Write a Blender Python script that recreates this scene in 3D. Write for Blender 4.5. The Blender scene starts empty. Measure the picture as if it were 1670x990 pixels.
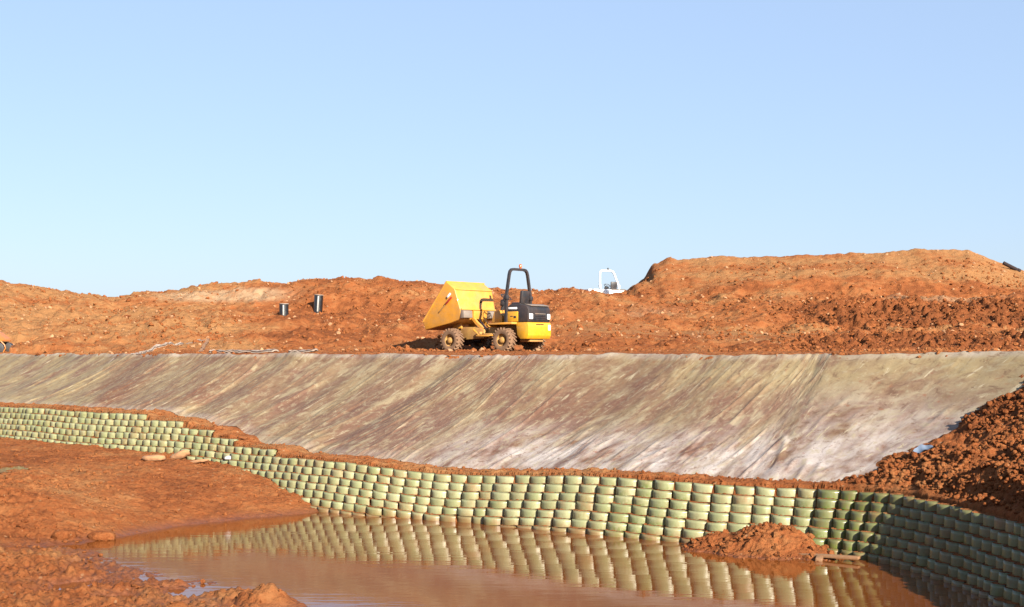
import bpy, bmesh, math, random
import numpy as np
from mathutils import Vector, Matrix, Euler

C = bpy.context.scene.collection
scene = bpy.context.scene
R = math.radians
random.seed(7)
rng = np.random.default_rng(7)

# ------------------------------------------------------------------ camera, sky, sun, exposure
F = 2300.0                       # focal length in photo pixels (photo 1670 x 990), horizon at row 577
cam_d = bpy.data.cameras.new('camera')
cam_d.sensor_width = 36.0
cam_d.lens = 36.0 * F / 1670.0
cam_d.shift_y = (577 - 495) / 1670.0
cam_d.clip_start = 0.1
cam_d.clip_end = 8000
cam = bpy.data.objects.new('camera', cam_d)
cam.location = (0, 0, 0)
cam.rotation_euler = (R(90), 0, 0)
C.objects.link(cam)
scene.camera = cam

SUN_AZ = R(30)                   # to the right of the direction straight behind the camera
SUN_EL = R(25)
sun_dir = Vector((math.sin(SUN_AZ) * math.cos(SUN_EL), -math.cos(SUN_AZ) * math.cos(SUN_EL), math.sin(SUN_EL)))
world = bpy.data.worlds.new('World')
scene.world = world
world.use_nodes = True
wn = world.node_tree
wn.nodes.clear()
w_out = wn.nodes.new('ShaderNodeOutputWorld')
w_bg = wn.nodes.new('ShaderNodeBackground')
w_sky = wn.nodes.new('ShaderNodeTexSky')
w_sky.sky_type = 'NISHITA'
w_sky.sun_disc = False
w_sky.sun_elevation = SUN_EL
w_sky.sun_rotation = math.atan2(sun_dir.x, sun_dir.y)
w_sky.altitude = 0
w_sky.air_density = 1.0
w_sky.dust_density = 1.0
w_sky.ozone_density = 2.0
w_bg.inputs['Strength'].default_value = 0.05
w_haze = wn.nodes.new('ShaderNodeMix'); w_haze.data_type = 'RGBA'      # thin bright haze evenly over the sky
w_haze.inputs[0].default_value = 0.60
w_haze.inputs[7].default_value = (2.85, 3.74, 5.5, 1)
wn.links.new(w_sky.outputs[0], w_haze.inputs[6])
wn.links.new(w_haze.outputs[2], w_bg.inputs[0])
wn.links.new(w_bg.outputs[0], w_out.inputs[0])

sun_l = bpy.data.lights.new('sun', 'SUN')
sun_l.energy = 5.0
sun_l.angle = R(0.5)
sun_l.color = (1.0, 0.91, 0.78)
sun = bpy.data.objects.new('sun', sun_l)
sun.rotation_euler = sun_dir.to_track_quat('Z', 'Y').to_euler()
sun.location = (30, -40, 40)
C.objects.link(sun)

vs = scene.view_settings
vs.view_transform = 'Standard'
vs.look = 'None'
vs.exposure = 1.863
vs.gamma = 1.0
vs.use_curve_mapping = False

def PX(x, y, D):
    return Vector(((x - 835) / F * D, D, (577 - y) / F * D))

# ------------------------------------------------------------------ noise
_perm = np.random.default_rng(11).permutation(256)
_perm = np.concatenate([_perm, _perm, _perm])
_ga = np.linspace(0, 2 * np.pi, 16, endpoint=False)
_gx, _gy = np.cos(_ga), np.sin(_ga)

def perlin(x, y, seed=0):
    x = np.asarray(x, float) + seed * 17.31
    y = np.asarray(y, float) + seed * 9.77
    xi = np.floor(x).astype(np.int64); yi = np.floor(y).astype(np.int64)
    xf = x - xi; yf = y - yi
    xi &= 255; yi &= 255
    u = xf * xf * xf * (xf * (xf * 6 - 15) + 10)
    v = yf * yf * yf * (yf * (yf * 6 - 15) + 10)
    def g(ix, iy, dx, dy):
        h = _perm[_perm[ix] + iy] & 15
        return _gx[h] * dx + _gy[h] * dy
    n00 = g(xi, yi, xf, yf); n10 = g(xi + 1, yi, xf - 1, yf)
    n01 = g(xi, yi + 1, xf, yf - 1); n11 = g(xi + 1, yi + 1, xf - 1, yf - 1)
    a = n00 + u * (n10 - n00); b = n01 + u * (n11 - n01)
    return (a + v * (b - a)) * 1.4

def fbm(x, y, octv=4, seed=0, gain=0.5, billow=False):
    t = 0; amp = 1; f = 1
    for o in range(octv):
        n = perlin(x * f, y * f, seed + o * 3)
        if billow: n = np.abs(n) * 2 - 0.6
        t = t + n * amp
        amp *= gain; f *= 2.03
    return t

def sstep(a, b, x):
    t = np.clip((x - a) / (b - a), 0, 1)
    return t * t * (3 - 2 * t)

# ------------------------------------------------------------------ materials
K = 0.445      # all base colours below are written for a brighter film; K turns them into real albedos
def mat(name):
    m = bpy.data.materials.new(name); m.use_nodes = True
    nt = m.node_tree
    return m, nt, nt.nodes['Principled BSDF']

def node(nt, t, **kw):
    n = nt.nodes.new(t)
    for k, v in kw.items(): setattr(n, k, v)
    return n

def noise_tex(nt, vec, scale, detail=5, rough=0.6, dist=0.0):
    n = node(nt, 'ShaderNodeTexNoise')
    n.inputs['Scale'].default_value = scale
    n.inputs['Detail'].default_value = detail
    n.inputs['Roughness'].default_value = rough
    n.inputs['Distortion'].default_value = dist
    if vec is not None: nt.links.new(vec, n.inputs['Vector'])
    return n.outputs['Fac']

def ramp(nt, fac, stops):
    r = node(nt, 'ShaderNodeValToRGB')
    while len(r.color_ramp.elements) > 1: r.color_ramp.elements.remove(r.color_ramp.elements[-1])
    r.color_ramp.elements[0].position = stops[0][0]; r.color_ramp.elements[0].color = (*[x * K for x in stops[0][1]], 1)
    for p, c in stops[1:]:
        e = r.color_ramp.elements.new(p); e.color = (*[x * K for x in c], 1)
    nt.links.new(fac, r.inputs[0])
    return r.outputs[0]

def framp(nt, fac, a, b, lo=0.0, hi=1.0):
    n = node(nt, 'ShaderNodeMapRange')
    n.inputs[1].default_value = a; n.inputs[2].default_value = b
    n.inputs[3].default_value = lo; n.inputs[4].default_value = hi
    nt.links.new(fac, n.inputs[0])
    return n.outputs[0]

def mix(nt, fac, a, b, blend='MIX'):
    n = node(nt, 'ShaderNodeMix', data_type='RGBA', blend_type=blend)
    for sock, val in ((n.inputs[0], fac), (n.inputs[6], a), (n.inputs[7], b)):
        if isinstance(val, (int, float)): sock.default_value = val
        elif isinstance(val, tuple): sock.default_value = (*[x * K for x in val], 1)
        else: nt.links.new(val, sock)
    return n.outputs[2]

def math_n(nt, op, a, b=None):
    n = node(nt, 'ShaderNodeMath', operation=op)
    for i, v in enumerate((a, b)):
        if v is None: continue
        if isinstance(v, (int, float)): n.inputs[i].default_value = v
        else: nt.links.new(v, n.inputs[i])
    return n.outputs[0]

def bump(nt, bs, h, strength, dist, prev=None):
    b = node(nt, 'ShaderNodeBump')
    b.inputs['Strength'].default_value = strength
    b.inputs['Distance'].default_value = dist
    nt.links.new(h, b.inputs['Height'])
    if prev is not None: nt.links.new(prev, b.inputs['Normal'])
    if bs is not None: nt.links.new(b.outputs[0], bs.inputs['Normal'])
    return b.outputs[0]

RED = (0.355, 0.104, 0.032)
DRED = (0.21, 0.055, 0.018)
TAN = (0.43, 0.215, 0.088)
PALE = (0.52, 0.34, 0.20)

def soil_material(name, use_attr=True, tan0=0.3, fine=1.0):
    m, nt, bs = mat(name)
    pos = node(nt, 'ShaderNodeNewGeometry').outputs['Position']
    n_big = noise_tex(nt, pos, 0.35, 6, 0.6)
    n_mid = noise_tex(nt, pos, 2.2 * fine, 7, 0.65)
    n_fin = noise_tex(nt, pos, 14.0 * fine, 5, 0.7)
    vor = node(nt, 'ShaderNodeTexVoronoi'); vor.inputs['Scale'].default_value = 5.5 * fine
    nt.links.new(pos, vor.inputs['Vector'])
    if use_attr:
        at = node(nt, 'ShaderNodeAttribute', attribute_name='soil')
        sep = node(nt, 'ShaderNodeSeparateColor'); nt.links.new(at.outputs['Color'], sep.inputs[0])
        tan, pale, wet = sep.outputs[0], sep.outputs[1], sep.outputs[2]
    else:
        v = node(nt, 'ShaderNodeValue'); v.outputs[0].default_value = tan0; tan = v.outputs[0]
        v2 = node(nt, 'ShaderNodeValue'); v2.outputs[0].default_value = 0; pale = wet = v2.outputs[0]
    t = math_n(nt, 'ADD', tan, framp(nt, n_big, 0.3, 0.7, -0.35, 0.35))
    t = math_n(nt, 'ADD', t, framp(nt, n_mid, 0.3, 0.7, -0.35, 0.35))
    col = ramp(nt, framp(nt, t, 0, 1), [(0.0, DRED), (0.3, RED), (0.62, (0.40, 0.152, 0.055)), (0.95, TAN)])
    col = mix(nt, framp(nt, n_fin, 0.35, 0.72, 0, 0.5), col, (0.43, 0.190, 0.072))
    col = mix(nt, framp(nt, n_fin, 0.44, 0.25, 0, 0.55), col, DRED)
    # pale stones lying in the soil
    st = math_n(nt, 'LESS_THAN', vor.outputs['Distance'], 0.16)
    sr = node(nt, 'ShaderNodeSeparateColor'); nt.links.new(vor.outputs['Color'], sr.inputs[0])
    st = math_n(nt, 'MULTIPLY', st, math_n(nt, 'GREATER_THAN', sr.outputs[0], 0.72))
    st = math_n(nt, 'MULTIPLY', st, framp(nt, tan, -0.2, 0.8, 0.15, 0.9))
    col = mix(nt, st, col, (0.52, 0.33, 0.18))
    pm = math_n(nt, 'MULTIPLY', pale, framp(nt, n_mid, 0.3, 0.55, 0.3, 1.0))
    col = mix(nt, pm, col, PALE)
    col = mix(nt, math_n(nt, 'MULTIPLY', wet, 0.75), col, (0.20, 0.056, 0.015))
    nt.links.new(col, bs.inputs['Base Color'])
    nt.links.new(framp(nt, wet, 0, 1, 0.95, 0.5), bs.inputs['Roughness'])
    bs.inputs['Specular IOR Level'].default_value = 0.08
    nt.links.new(framp(nt, wet, 0.35, 1.0, 0.06, 0.35), bs.inputs['Specular IOR Level'])
    n1 = bump(nt, None, n_mid, 0.6, 0.12)
    n2 = bump(nt, None, vor.outputs['Distance'], 0.35, 0.06, n1)
    bump(nt, bs, n_fin, 0.9, 0.045, n2)
    return m

def plain(name, col, rough=0.5, metal=0.0, var=0.12, scale=8.0, dirt=0.0, dirt_col=(0.33, 0.15, 0.06), coat=0.0, bumpk=0.0, spec=0.5, keep=False):
    if keep: col = tuple(x / K for x in col)
    m, nt, bs = mat(name)
    oc = node(nt, 'ShaderNodeTexCoord').outputs['Object']
    n = noise_tex(nt, oc, scale, 5, 0.6)
    c = mix(nt, framp(nt, n, 0.3, 0.7), tuple(x * (1 - var) for x in col), tuple(min(1.5, x * (1 + var)) for x in col))
    if dirt > 0:
        d = noise_tex(nt, oc, 2.6, 6, 0.65)
        c = mix(nt, framp(nt, d, 0.40, 0.72, 0, dirt), c, dirt_col)
    nt.links.new(c, bs.inputs['Base Color'])
    nt.links.new(framp(nt, n, 0.3, 0.7, max(0.03, rough - 0.08), min(1, rough + 0.08)), bs.inputs['Roughness'])
    bs.inputs['Metallic'].default_value = metal
    bs.inputs['Coat Weight'].default_value = coat
    bs.inputs['Specular IOR Level'].default_value = spec
    if bumpk: bump(nt, bs, n, bumpk, 0.02)
    return m

M = {}
M['soil'] = soil_material('red_soil')
M['clod'] = soil_material('clod_soil', False, 0.33, 1.6)
M['yellow'] = plain('yellow_paint', (0.97, 0.425, 0.040), 0.5, dirt=0.75, dirt_col=(0.66, 0.36, 0.13), coat=0.2, scale=3)
M['yellow_clean'] = plain('yellow_panel', (0.98, 0.49, 0.020), 0.4, dirt=0.4, dirt_col=(0.62, 0.32, 0.08), coat=0.3)
M['yellow_muddy'] = plain('muddy_yellow', (0.66, 0.36, 0.09), 0.75, dirt=0.95, dirt_col=(0.42, 0.19, 0.07))
M['black'] = plain('black_paint', (0.022, 0.024, 0.030), 0.5, dirt=0.16)
M['rubber'] = plain('muddy_rubber', (0.24, 0.13, 0.07), 0.9, dirt=0.8, dirt_col=(0.40, 0.22, 0.11), bumpk=0.4)
M['dark'] = plain('dark_underside', (0.03, 0.022, 0.018), 0.8, dirt=0.3)
M['grey'] = plain('grey_steel', (0.30, 0.26, 0.22), 0.6, dirt=0.5)
M['white'] = plain('white_paint', (0.80, 0.80, 0.78), 0.4, keep=True, dirt=0.06)
M['rubble'] = plain('matt_dark_pipe', (0.05, 0.035, 0.035), 0.9, spec=0.1)
M['stripe'] = plain('dull_white_stripe', (0.62, 0.60, 0.56), 0.6, dirt=0.3)
M['red'] = plain('red_sticker', (0.55, 0.03, 0.015), 0.4)
M['beacon'] = plain('beacon_plastic', (0.80, 0.16, 0.03), 0.2)
M['lens'] = plain('lamp_lens', (0.78, 0.79, 0.80), 0.15, keep=True)
M['orange'] = plain('orange_paint', (0.85, 0.25, 0.02), 0.4, dirt=0.2)
M['pipe'] = plain('black_pipe_plastic', (0.010, 0.010, 0.012), 0.26, spec=1.0, var=0.02)
M['wood'] = plain('wet_timber', (0.36, 0.19, 0.09), 0.6, scale=12, dirt=0.4, bumpk=0.3)
M['stone'] = plain('pale_orange_stone', (0.55, 0.28, 0.13), 0.9, scale=6, var=0.3, dirt=0.4, bumpk=0.6)
M['whitestone'] = plain('white_stone', (0.78, 0.76, 0.72), 0.8, scale=6, var=0.15, bumpk=0.4)
M['fabric'] = plain('grey_fabric', (0.46, 0.37, 0.30), 0.85, scale=5, var=0.2, dirt=0.5)
M['bluefab'] = plain('blue_grey_membrane', (0.22, 0.29, 0.40), 0.35, scale=5, var=0.2, dirt=0.1)

def wall_materials():
    m, nt, bs = mat('green_cell_plastic')
    pos = node(nt, 'ShaderNodeNewGeometry').outputs['Position']
    at = node(nt, 'ShaderNodeAttribute', attribute_name='cell')
    sep = node(nt, 'ShaderNodeSeparateColor'); nt.links.new(at.outputs['Color'], sep.inputs[0])
    tint, groove, moss = sep.outputs[0], sep.outputs[1], sep.outputs[2]
    mp = node(nt, 'ShaderNodeMapping'); mp.inputs['Scale'].default_value = (9, 9, 1.6)
    nt.links.new(pos, mp.inputs['Vector'])
    streak = noise_tex(nt, mp.outputs[0], 1.0, 5, 0.65)
    n = noise_tex(nt, pos, 3.0, 6, 0.6)
    nf = noise_tex(nt, pos, 16.0, 4, 0.6)
    c = mix(nt, tint, (0.295, 0.335, 0.150), (0.52, 0.525, 0.300))
    c = mix(nt, framp(nt, streak, 0.35, 0.7, 0, 0.5), c, (0.41, 0.385, 0.205))
    shade_at = node(nt, 'ShaderNodeAttribute', attribute_name='bend_shade')
    c = mix(nt, math_n(nt, 'MULTIPLY', shade_at.outputs['Fac'], framp(nt, n, 0.3, 0.6, 0.75, 1.0)), c, (0.130, 0.150, 0.060))  # darker green past the corner stands in for the bend's shade
    d = math_n(nt, 'ADD', framp(nt, n, 0.45, 0.75, 0, 0.55), math_n(nt, 'MULTIPLY', groove, framp(nt, nf, 0.3, 0.6, 0.1, 0.9)))
    c = mix(nt, framp(nt, d, 0.1, 1.1, 0, 0.75), c, (0.40, 0.20, 0.085))
    spz = node(nt, 'ShaderNodeSeparateXYZ'); nt.links.new(pos, spz.inputs[0])
    tide = math_n(nt, 'ADD', framp(nt, spz.outputs[2], -3.64, -3.44, 0.9, 0.0), framp(nt, n, 0.4, 0.6, -0.25, 0.1))
    c = mix(nt, framp(nt, tide, 0.05, 0.8, 0, 0.8), c, (0.30, 0.145, 0.055))
    mo = math_n(nt, 'MULTIPLY', moss, framp(nt, nf, 0.35, 0.6, 0, 1))
    c = mix(nt, mo, c, (0.15, 0.23, 0.025))
    nt.links.new(c, bs.inputs['Base Color'])
    nt.links.new(framp(nt, n, 0.3, 0.7, 0.28, 0.55), bs.inputs['Roughness'])
    bs.inputs['Specular IOR Level'].default_value = 0.5
    n1 = bump(nt, None, streak, 0.25, 0.02)
    bump(nt, bs, nf, 0.2, 0.01, n1)
    return m
M['cell'] = wall_materials()

def liner_material():
    m, nt, bs = mat('muddy_geotextile')
    uv = node(nt, 'ShaderNodeUVMap', uv_map='UVMap').outputs[0]
    at = node(nt, 'ShaderNodeAttribute', attribute_name='liner')
    sep = node(nt, 'ShaderNodeSeparateColor'); nt.links.new(at.outputs['Color'], sep.inputs[0])
    silt, tanp, redp = sep.outputs[0], sep.outputs[1], sep.outputs[2]
    def mapped(sx, sy, off=0.0, scale=1.0, detail=6, rough=0.62, dist=0.3):
        mp = node(nt, 'ShaderNodeMapping'); mp.inputs['Scale'].default_value = (sx, sy, 1); mp.inputs['Location'].default_value = (off, off * 0.37, off)
        nt.links.new(uv, mp.inputs['Vector'])
        return noise_tex(nt, mp.outputs[0], scale, detail, rough, dist)
    a = mapped(0.9, 0.42, 0.0)
    b = mapped(2.4, 1.05, 13.0)
    f = mapped(10.0, 1.1, 31.0, rough=0.6)
    h = mapped(5.5, 4.2, 91.0, rough=0.8, dist=0.6)
    g = mapped(1.3, 0.9, 57.0)
    w = mapped(6.0, 5.0, 71.0, rough=0.75)
    col = ramp(nt, a, [(0.30, (0.19, 0.088, 0.055)), (0.48, (0.235, 0.125, 0.080)), (0.58, (0.29, 0.190, 0.105)), (0.72, (0.38, 0.290, 0.165))])
    col = mix(nt, framp(nt, b, 0.53, 0.63, 0, 0.8), col, (0.42, 0.335, 0.205))
    col = mix(nt, framp(nt, b, 0.45, 0.30, 0, 0.7), col, (0.195, 0.098, 0.060))
    col = mix(nt, math_n(nt, 'MULTIPLY', tanp, framp(nt, g, 0.36, 0.56, 0, 0.9)), col, (0.39, 0.295, 0.150))
    col = mix(nt, math_n(nt, 'MULTIPLY', redp, framp(nt, a, 0.62, 0.40, 0, 0.9)), col, (0.20, 0.078, 0.038))
    sm = math_n(nt, 'MULTIPLY', silt, framp(nt, math_n(nt, 'ADD', math_n(nt, 'MULTIPLY', g, 0.6), math_n(nt, 'MULTIPLY', b, 0.5)), 0.44, 0.64, 0, 1))
    col = mix(nt, sm, col, (0.60, 0.53, 0.49))
    col = mix(nt, framp(nt, f, 0.62, 0.67, 0, 0.85), col, (0.58, 0.49, 0.33))
    col = mix(nt, framp(nt, f, 0.42, 0.28, 0, 0.55), col, (0.14, 0.070, 0.036))
    col = mix(nt, framp(nt, h, 0.53, 0.64, 0, 0.75), col, (0.43, 0.36, 0.225))
    col = mix(nt, framp(nt, h, 0.46, 0.36, 0, 0.75), col, (0.165, 0.085, 0.045))
    col = mix(nt, framp(nt, w, 0.60, 0.68, 0, 0.75), col, (0.30, 0.100, 0.042))
    nt.links.new(col, bs.inputs['Base Color'])
    nt.links.new(framp(nt, a, 0.3, 0.7, 0.6, 0.8), bs.inputs['Roughness'])
    bs.inputs['Specular IOR Level'].default_value = 0.3
    n1 = bump(nt, None, b, 0.35, 0.05)
    n2 = bump(nt, None, f, 0.3, 0.02, n1)
    n2 = bump(nt, None, h, 0.5, 0.03, n2)
    bump(nt, bs, w, 0.3, 0.015, n2)
    return m
M['liner'] = liner_material()

def water_material():
    m, nt, bs = mat('muddy_water')
    pos = node(nt, 'ShaderNodeNewGeometry').outputs['Position']
    mp = node(nt, 'ShaderNodeMapping'); mp.inputs['Scale'].default_value = (0.8, 3.2, 1)
    nt.links.new(pos, mp.inputs['Vector'])
    n1 = noise_tex(nt, mp.outputs[0], 1.6, 3, 0.5)
    n2 = noise_tex(nt, pos, 0.5, 3, 0.5)
    c = mix(nt, framp(nt, n2, 0.3, 0.7), (0.205, 0.056, 0.010), (0.255, 0.076, 0.014))
    nt.links.new(c, bs.inputs['Base Color'])
    bs.inputs['Roughness'].default_value = 0.045
    bs.inputs['IOR'].default_value = 1.33
    bump(nt, bs, n1, 0.04, 0.05)
    return m
M['water'] = water_material()

# ------------------------------------------------------------------ object helpers
def mesh_np(name, verts, faces, material=None, parent=None, smooth=True, mats=None, mat_idx=None):
    """verts (n,3), faces (m,4) or (m,3) int arrays -> one mesh object"""
    verts = np.asarray(verts, np.float32); faces = np.asarray(faces, np.int32)
    me = bpy.data.meshes.new(name)
    k = faces.shape[1]
    me.vertices.add(len(verts)); me.vertices.foreach_set('co', verts.ravel())
    me.loops.add(faces.size); me.loops.foreach_set('vertex_index', faces.ravel())
    me.polygons.add(len(faces))
    me.polygons.foreach_set('loop_start', np.arange(0, faces.size, k, dtype=np.int32))
    me.polygons.foreach_set('loop_total', np.full(len(faces), k, dtype=np.int32))
    me.polygons.foreach_set('use_smooth', np.full(len(faces), smooth, dtype=bool))
    for mm in (mats or ([material] if material else [])): me.materials.append(mm)
    if mat_idx is not None: me.polygons.foreach_set('material_index', np.asarray(mat_idx, np.int32))
    me.update(calc_edges=True); me.validate()
    o = bpy.data.objects.new(name, me); C.objects.link(o)
    if parent: o.parent = parent
    return o

def set_col(o, name, rgb):
    n = len(o.data.vertices)
    a = o.data.attributes.new(name, 'FLOAT_COLOR', 'POINT')
    c = np.ones((n, 4), np.float32); c[:, :3] = rgb
    a.data.foreach_set('color', c.ravel())

def tag(o, label=None, cat=None, group=None, kind=None):
    if label: o['label'] = label
    if cat: o['category'] = cat
    if group: o['group'] = group
    if kind: o['kind'] = kind
    return o

def empty(name, loc, rz=0.0):
    o = bpy.data.objects.new(name, None); o.empty_display_size = 0.3
    o.location = loc; o.rotation_euler = (0, 0, rz); C.objects.link(o)
    return o

class MB:
    def __init__(s): s.bm = bmesh.new()
    def box(s, c, size, bev=0.01, rot=None, seg=2):
        r = bmesh.ops.create_cube(s.bm, size=1.0)
        vs_ = r['verts']
        mtx = Matrix.Translation(Vector(c)) @ (rot.to_matrix().to_4x4() if rot else Matrix.Identity(4)) @ Matrix.Diagonal((*size, 1))
        bmesh.ops.transform(s.bm, matrix=mtx, verts=vs_)
        if bev > 0:
            es = list({e for v in vs_ for e in v.link_edges})
            bmesh.ops.bevel(s.bm, geom=es, offset=bev, segments=seg, affect='EDGES', profile=0.5)
        return s
    def prism(s, prof, y0, y1, bev=0.01, axis='y'):
        """profile of (f, z) points extruded along local y"""
        a = [s.bm.verts.new((p[0], y0, p[1])) for p in prof]
        b = [s.bm.verts.new((p[0], y1, p[1])) for p in prof]
        n = len(prof); fs = []
        fs.append(s.bm.faces.new(a)); fs.append(s.bm.faces.new(list(reversed(b))))
        for i in range(n):
            fs.append(s.bm.faces.new((a[i], b[i], b[(i + 1) % n], a[(i + 1) % n])))
        bmesh.ops.recalc_face_normals(s.bm, faces=fs)
        if bev > 0:
            es = list({e for f in fs for e in f.edges})
            bmesh.ops.bevel(s.bm, geom=es, offset=bev, segments=2, affect='EDGES', profile=0.5)
        return s
    def tube(s, pts, r, n=10, cap=True, square=False):
        pts = [Vector(p) for p in pts]; rings = []
        rr = r if isinstance(r, (list, tuple)) else [r] * len(pts)
        up0 = None
        for i, p in enumerate(pts):
            d = (pts[min(i + 1, len(pts) - 1)] - pts[max(i - 1, 0)]).normalized()
            if up0 is None:
                up0 = Vector((0, 0, 1)) if abs(d.z) < 0.9 else Vector((1, 0, 0))
            x = d.cross(up0)
            if x.length < 1e-4: x = d.orthogonal()
            x.normalize(); y = x.cross(d).normalized(); up0 = y
            k = 4 if square else n
            off = math.pi / 4 if square else 0
            q = math.sqrt(2) if square else 1
            rings.append([s.bm.verts.new(p + (x * math.cos(2 * math.pi * j / k + off) + y * math.sin(2 * math.pi * j / k + off)) * rr[i] * q) for j in range(k)])
        fs = []
        for a, b in zip(rings, rings[1:]):
            k = len(a)
            for j in range(k):
                fs.append(s.bm.faces.new((a[j], a[(j + 1) % k], b[(j + 1) % k], b[j])))
        if cap:
            fs.append(s.bm.faces.new(list(reversed(rings[0])))); fs.append(s.bm.faces.new(rings[-1]))
        bmesh.ops.recalc_face_normals(s.bm, faces=fs)
        return s
    def lathe(s, prof, c=(0, 0, 0), axis='y', n=32, closed=False):
        """profile of (radius, offset along axis)"""
        c = Vector(c); rings = []
        for rad, h in prof:
            ring = []
            for j in range(n):
                a = 2 * math.pi * j / n
                u, v = rad * math.cos(a), rad * math.sin(a)
                p = Vector((u, h, v)) if axis == 'y' else (Vector((u, v, h)) if axis == 'z' else Vector((h, u, v)))
                ring.append(s.bm.verts.new(c + p))
            rings.append(ring)
        fs = []
        seq = list(zip(rings, rings[1:])) + ([(rings[-1], rings[0])] if closed else [])
        for a, b in seq:
            for j in range(n):
                fs.append(s.bm.faces.new((a[j], a[(j + 1) % n], b[(j + 1) % n], b[j])))
        if not closed:
            fs.append(s.bm.faces.new(list(reversed(rings[0])))); fs.append(s.bm.faces.new(rings[-1]))
        bmesh.ops.recalc_face_normals(s.bm, faces=fs)
        return s
    def build(s, name, material, parent=None, smooth_angle=35):
        bmesh.ops.remove_doubles(s.bm, verts=s.bm.verts, dist=1e-5)
        bmesh.ops.recalc_face_normals(s.bm, faces=s.bm.faces)
        me = bpy.data.meshes.new(name)
        ang = R(smooth_angle)
        for f in s.bm.faces: f.smooth = True
        for e in s.bm.edges:
            e.smooth = (len(e.link_faces) == 2 and e.calc_face_angle(0) < ang)
        s.bm.to_mesh(me); s.bm.free()
        me.materials.append(material)
        o = bpy.data.objects.new(name, me); C.objects.link(o)
        if parent: o.parent = parent
        return o

# ------------------------------------------------------------------ plan of the pit
WATER_Z = -3.65
ref_pts = np.array([(-34, 65), (-24, 53.2), (-16.6, 44.7), (-13.6, 41.5), (-10.4, 38.8), (-8.3, 37.2), (-6.4, 35.4), (-4.9, 33.7), (-3.3, 32.35), (-1.85, 31.5),
                    (-.45, 30.7), (.84, 29.7), (2.65, 28.4), (3.96, 27.45), (5.45, 26.7), (6.75, 25.5), (7.25, 23.9), (7.55, 22.4),
                    (7.65, 21.0), (7.6, 18), (7.3, 13), (6.8, 6)], float)

def smooth_line(p, step=0.25, iters=3):
    for _ in range(iters):
        q = [p[0]]
        for a, b in zip(p, p[1:]):
            q.append(a * .75 + b * .25); q.append(a * .25 + b * .75)
        q.append(p[-1]); p = np.array(q)
    s = np.concatenate([[0], np.cumsum(np.hypot(*np.diff(p, axis=0).T))])
    n = int(s[-1] / step) + 1
    t = np.linspace(0, s[-1], n)
    return np.stack([np.interp(t, s, p[:, 0]), np.interp(t, s, p[:, 1])], 1), t

REF, REF_S = smooth_line(ref_pts)
tang = np.gradient(REF, REF_S, axis=0); tang /= np.linalg.norm(tang, axis=1)[:, None]
REF_N = np.stack([-tang[:, 1], tang[:, 0]], 1)          # points away from the water, into the bank
def ref_at(s):
    p = np.stack([np.interp(s, REF_S, REF[:, 0]), np.interp(s, REF_S, REF[:, 1])], -1)
    n = np.stack([np.interp(s, REF_S, REF_N[:, 0]), np.interp(s, REF_S, REF_N[:, 1])], -1)
    return p, n / np.linalg.norm(n, axis=-1, keepdims=True)
def s_near(x, y):
    return REF_S[np.argmin((REF[:, 0] - x) ** 2 + (REF[:, 1] - y) ** 2)]

CH = 0.17          # height of one course
SB = 0.088         # set-back of one course
# places along the wall where the top steps down one course (towards the right)
S_STEP = [s_near(-10.4, 38.8), s_near(-8.9, 37.7), s_near(-8.1, 37.0), s_near(-7.3, 36.3), s_near(-5.9, 34.9)]
S_CORNER = s_near(5.5, 26.4)
S_SAG = s_near(-1.2, 31.1)

def z_ref(s):      # top of course 0
    return -2.53 - 0.12 * np.exp(-((s - S_SAG) / 2.6) ** 2) + 0.02 * np.sin(s * 0.9)
def n_extra(s):
    s = np.asarray(s)
    return sum((s < q).astype(float) for q in S_STEP)

def signed_dist(X, Y):
    """distance behind (+) or in front (-) of the reference line, and the place along it"""
    shp = X.shape; X = X.ravel(); Y = Y.ravel()
    best = np.full(X.shape, 1e9); ss = np.zeros_like(X); sg = np.ones_like(X)
    P = REF[::2]; S = REF_S[::2]
    for i in range(len(P) - 1):
        a = P[i]; b = P[i + 1]; ab = b - a; L2 = ab @ ab
        t = np.clip(((X - a[0]) * ab[0] + (Y - a[1]) * ab[1]) / L2, 0, 1)
        dx = X - a[0] - t * ab[0]; dy = Y - a[1] - t * ab[1]
        d2 = dx * dx + dy * dy
        m = d2 < best
        best[m] = d2[m]; ss[m] = (S[i] + t * (S[i + 1] - S[i]))[m]
        sg[m] = np.sign(-ab[1] * dx + ab[0] * dy)[m]
    return (np.sqrt(best) * np.where(sg == 0, 1, sg)).reshape(shp), ss.reshape(shp)

POND = np.array([(-4.5, 32.4), (-5.9, 31.2), (-7.16, 29.7), (-7.85, 28.1), (-8.3, 27.0), (-8.9, 26.75), (-8.0, 26.25), (-7.6, 25.8), (-6.65, 24.3), (-5.5, 22.9), (-4.74, 22.5),
                 (-3.9, 21.6), (-3.0, 20.3), (-1.5, 18.6), (1, 17.3), (5, 16), (9.5, 15), (9.5, 27), (5, 30.5), (0, 33.5), (-3.2, 35)], float)

def pond_dist(X, Y):
    shp = X.shape; X = X.ravel(); Y = Y.ravel()
    best = np.full(X.shape, 1e9); inside = np.zeros(X.shape, bool)
    n = len(POND)
    for i in range(n):
        a = POND[i]; b = POND[(i + 1) % n]; ab = b - a
        t = np.clip(((X - a[0]) * ab[0] + (Y - a[1]) * ab[1]) / (ab @ ab), 0, 1)
        best = np.minimum(best, (X - a[0] - t * ab[0]) ** 2 + (Y - a[1] - t * ab[1]) ** 2)
        c = (a[1] > Y) != (b[1] > Y)
        with np.errstate(divide='ignore', invalid='ignore'):
            inside ^= c & (X < (b[0] - a[0]) * (Y - a[1]) / (b[1] - a[1]) + a[0])
    d = np.sqrt(best)
    return np.where(inside, -d, d).reshape(shp)

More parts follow.
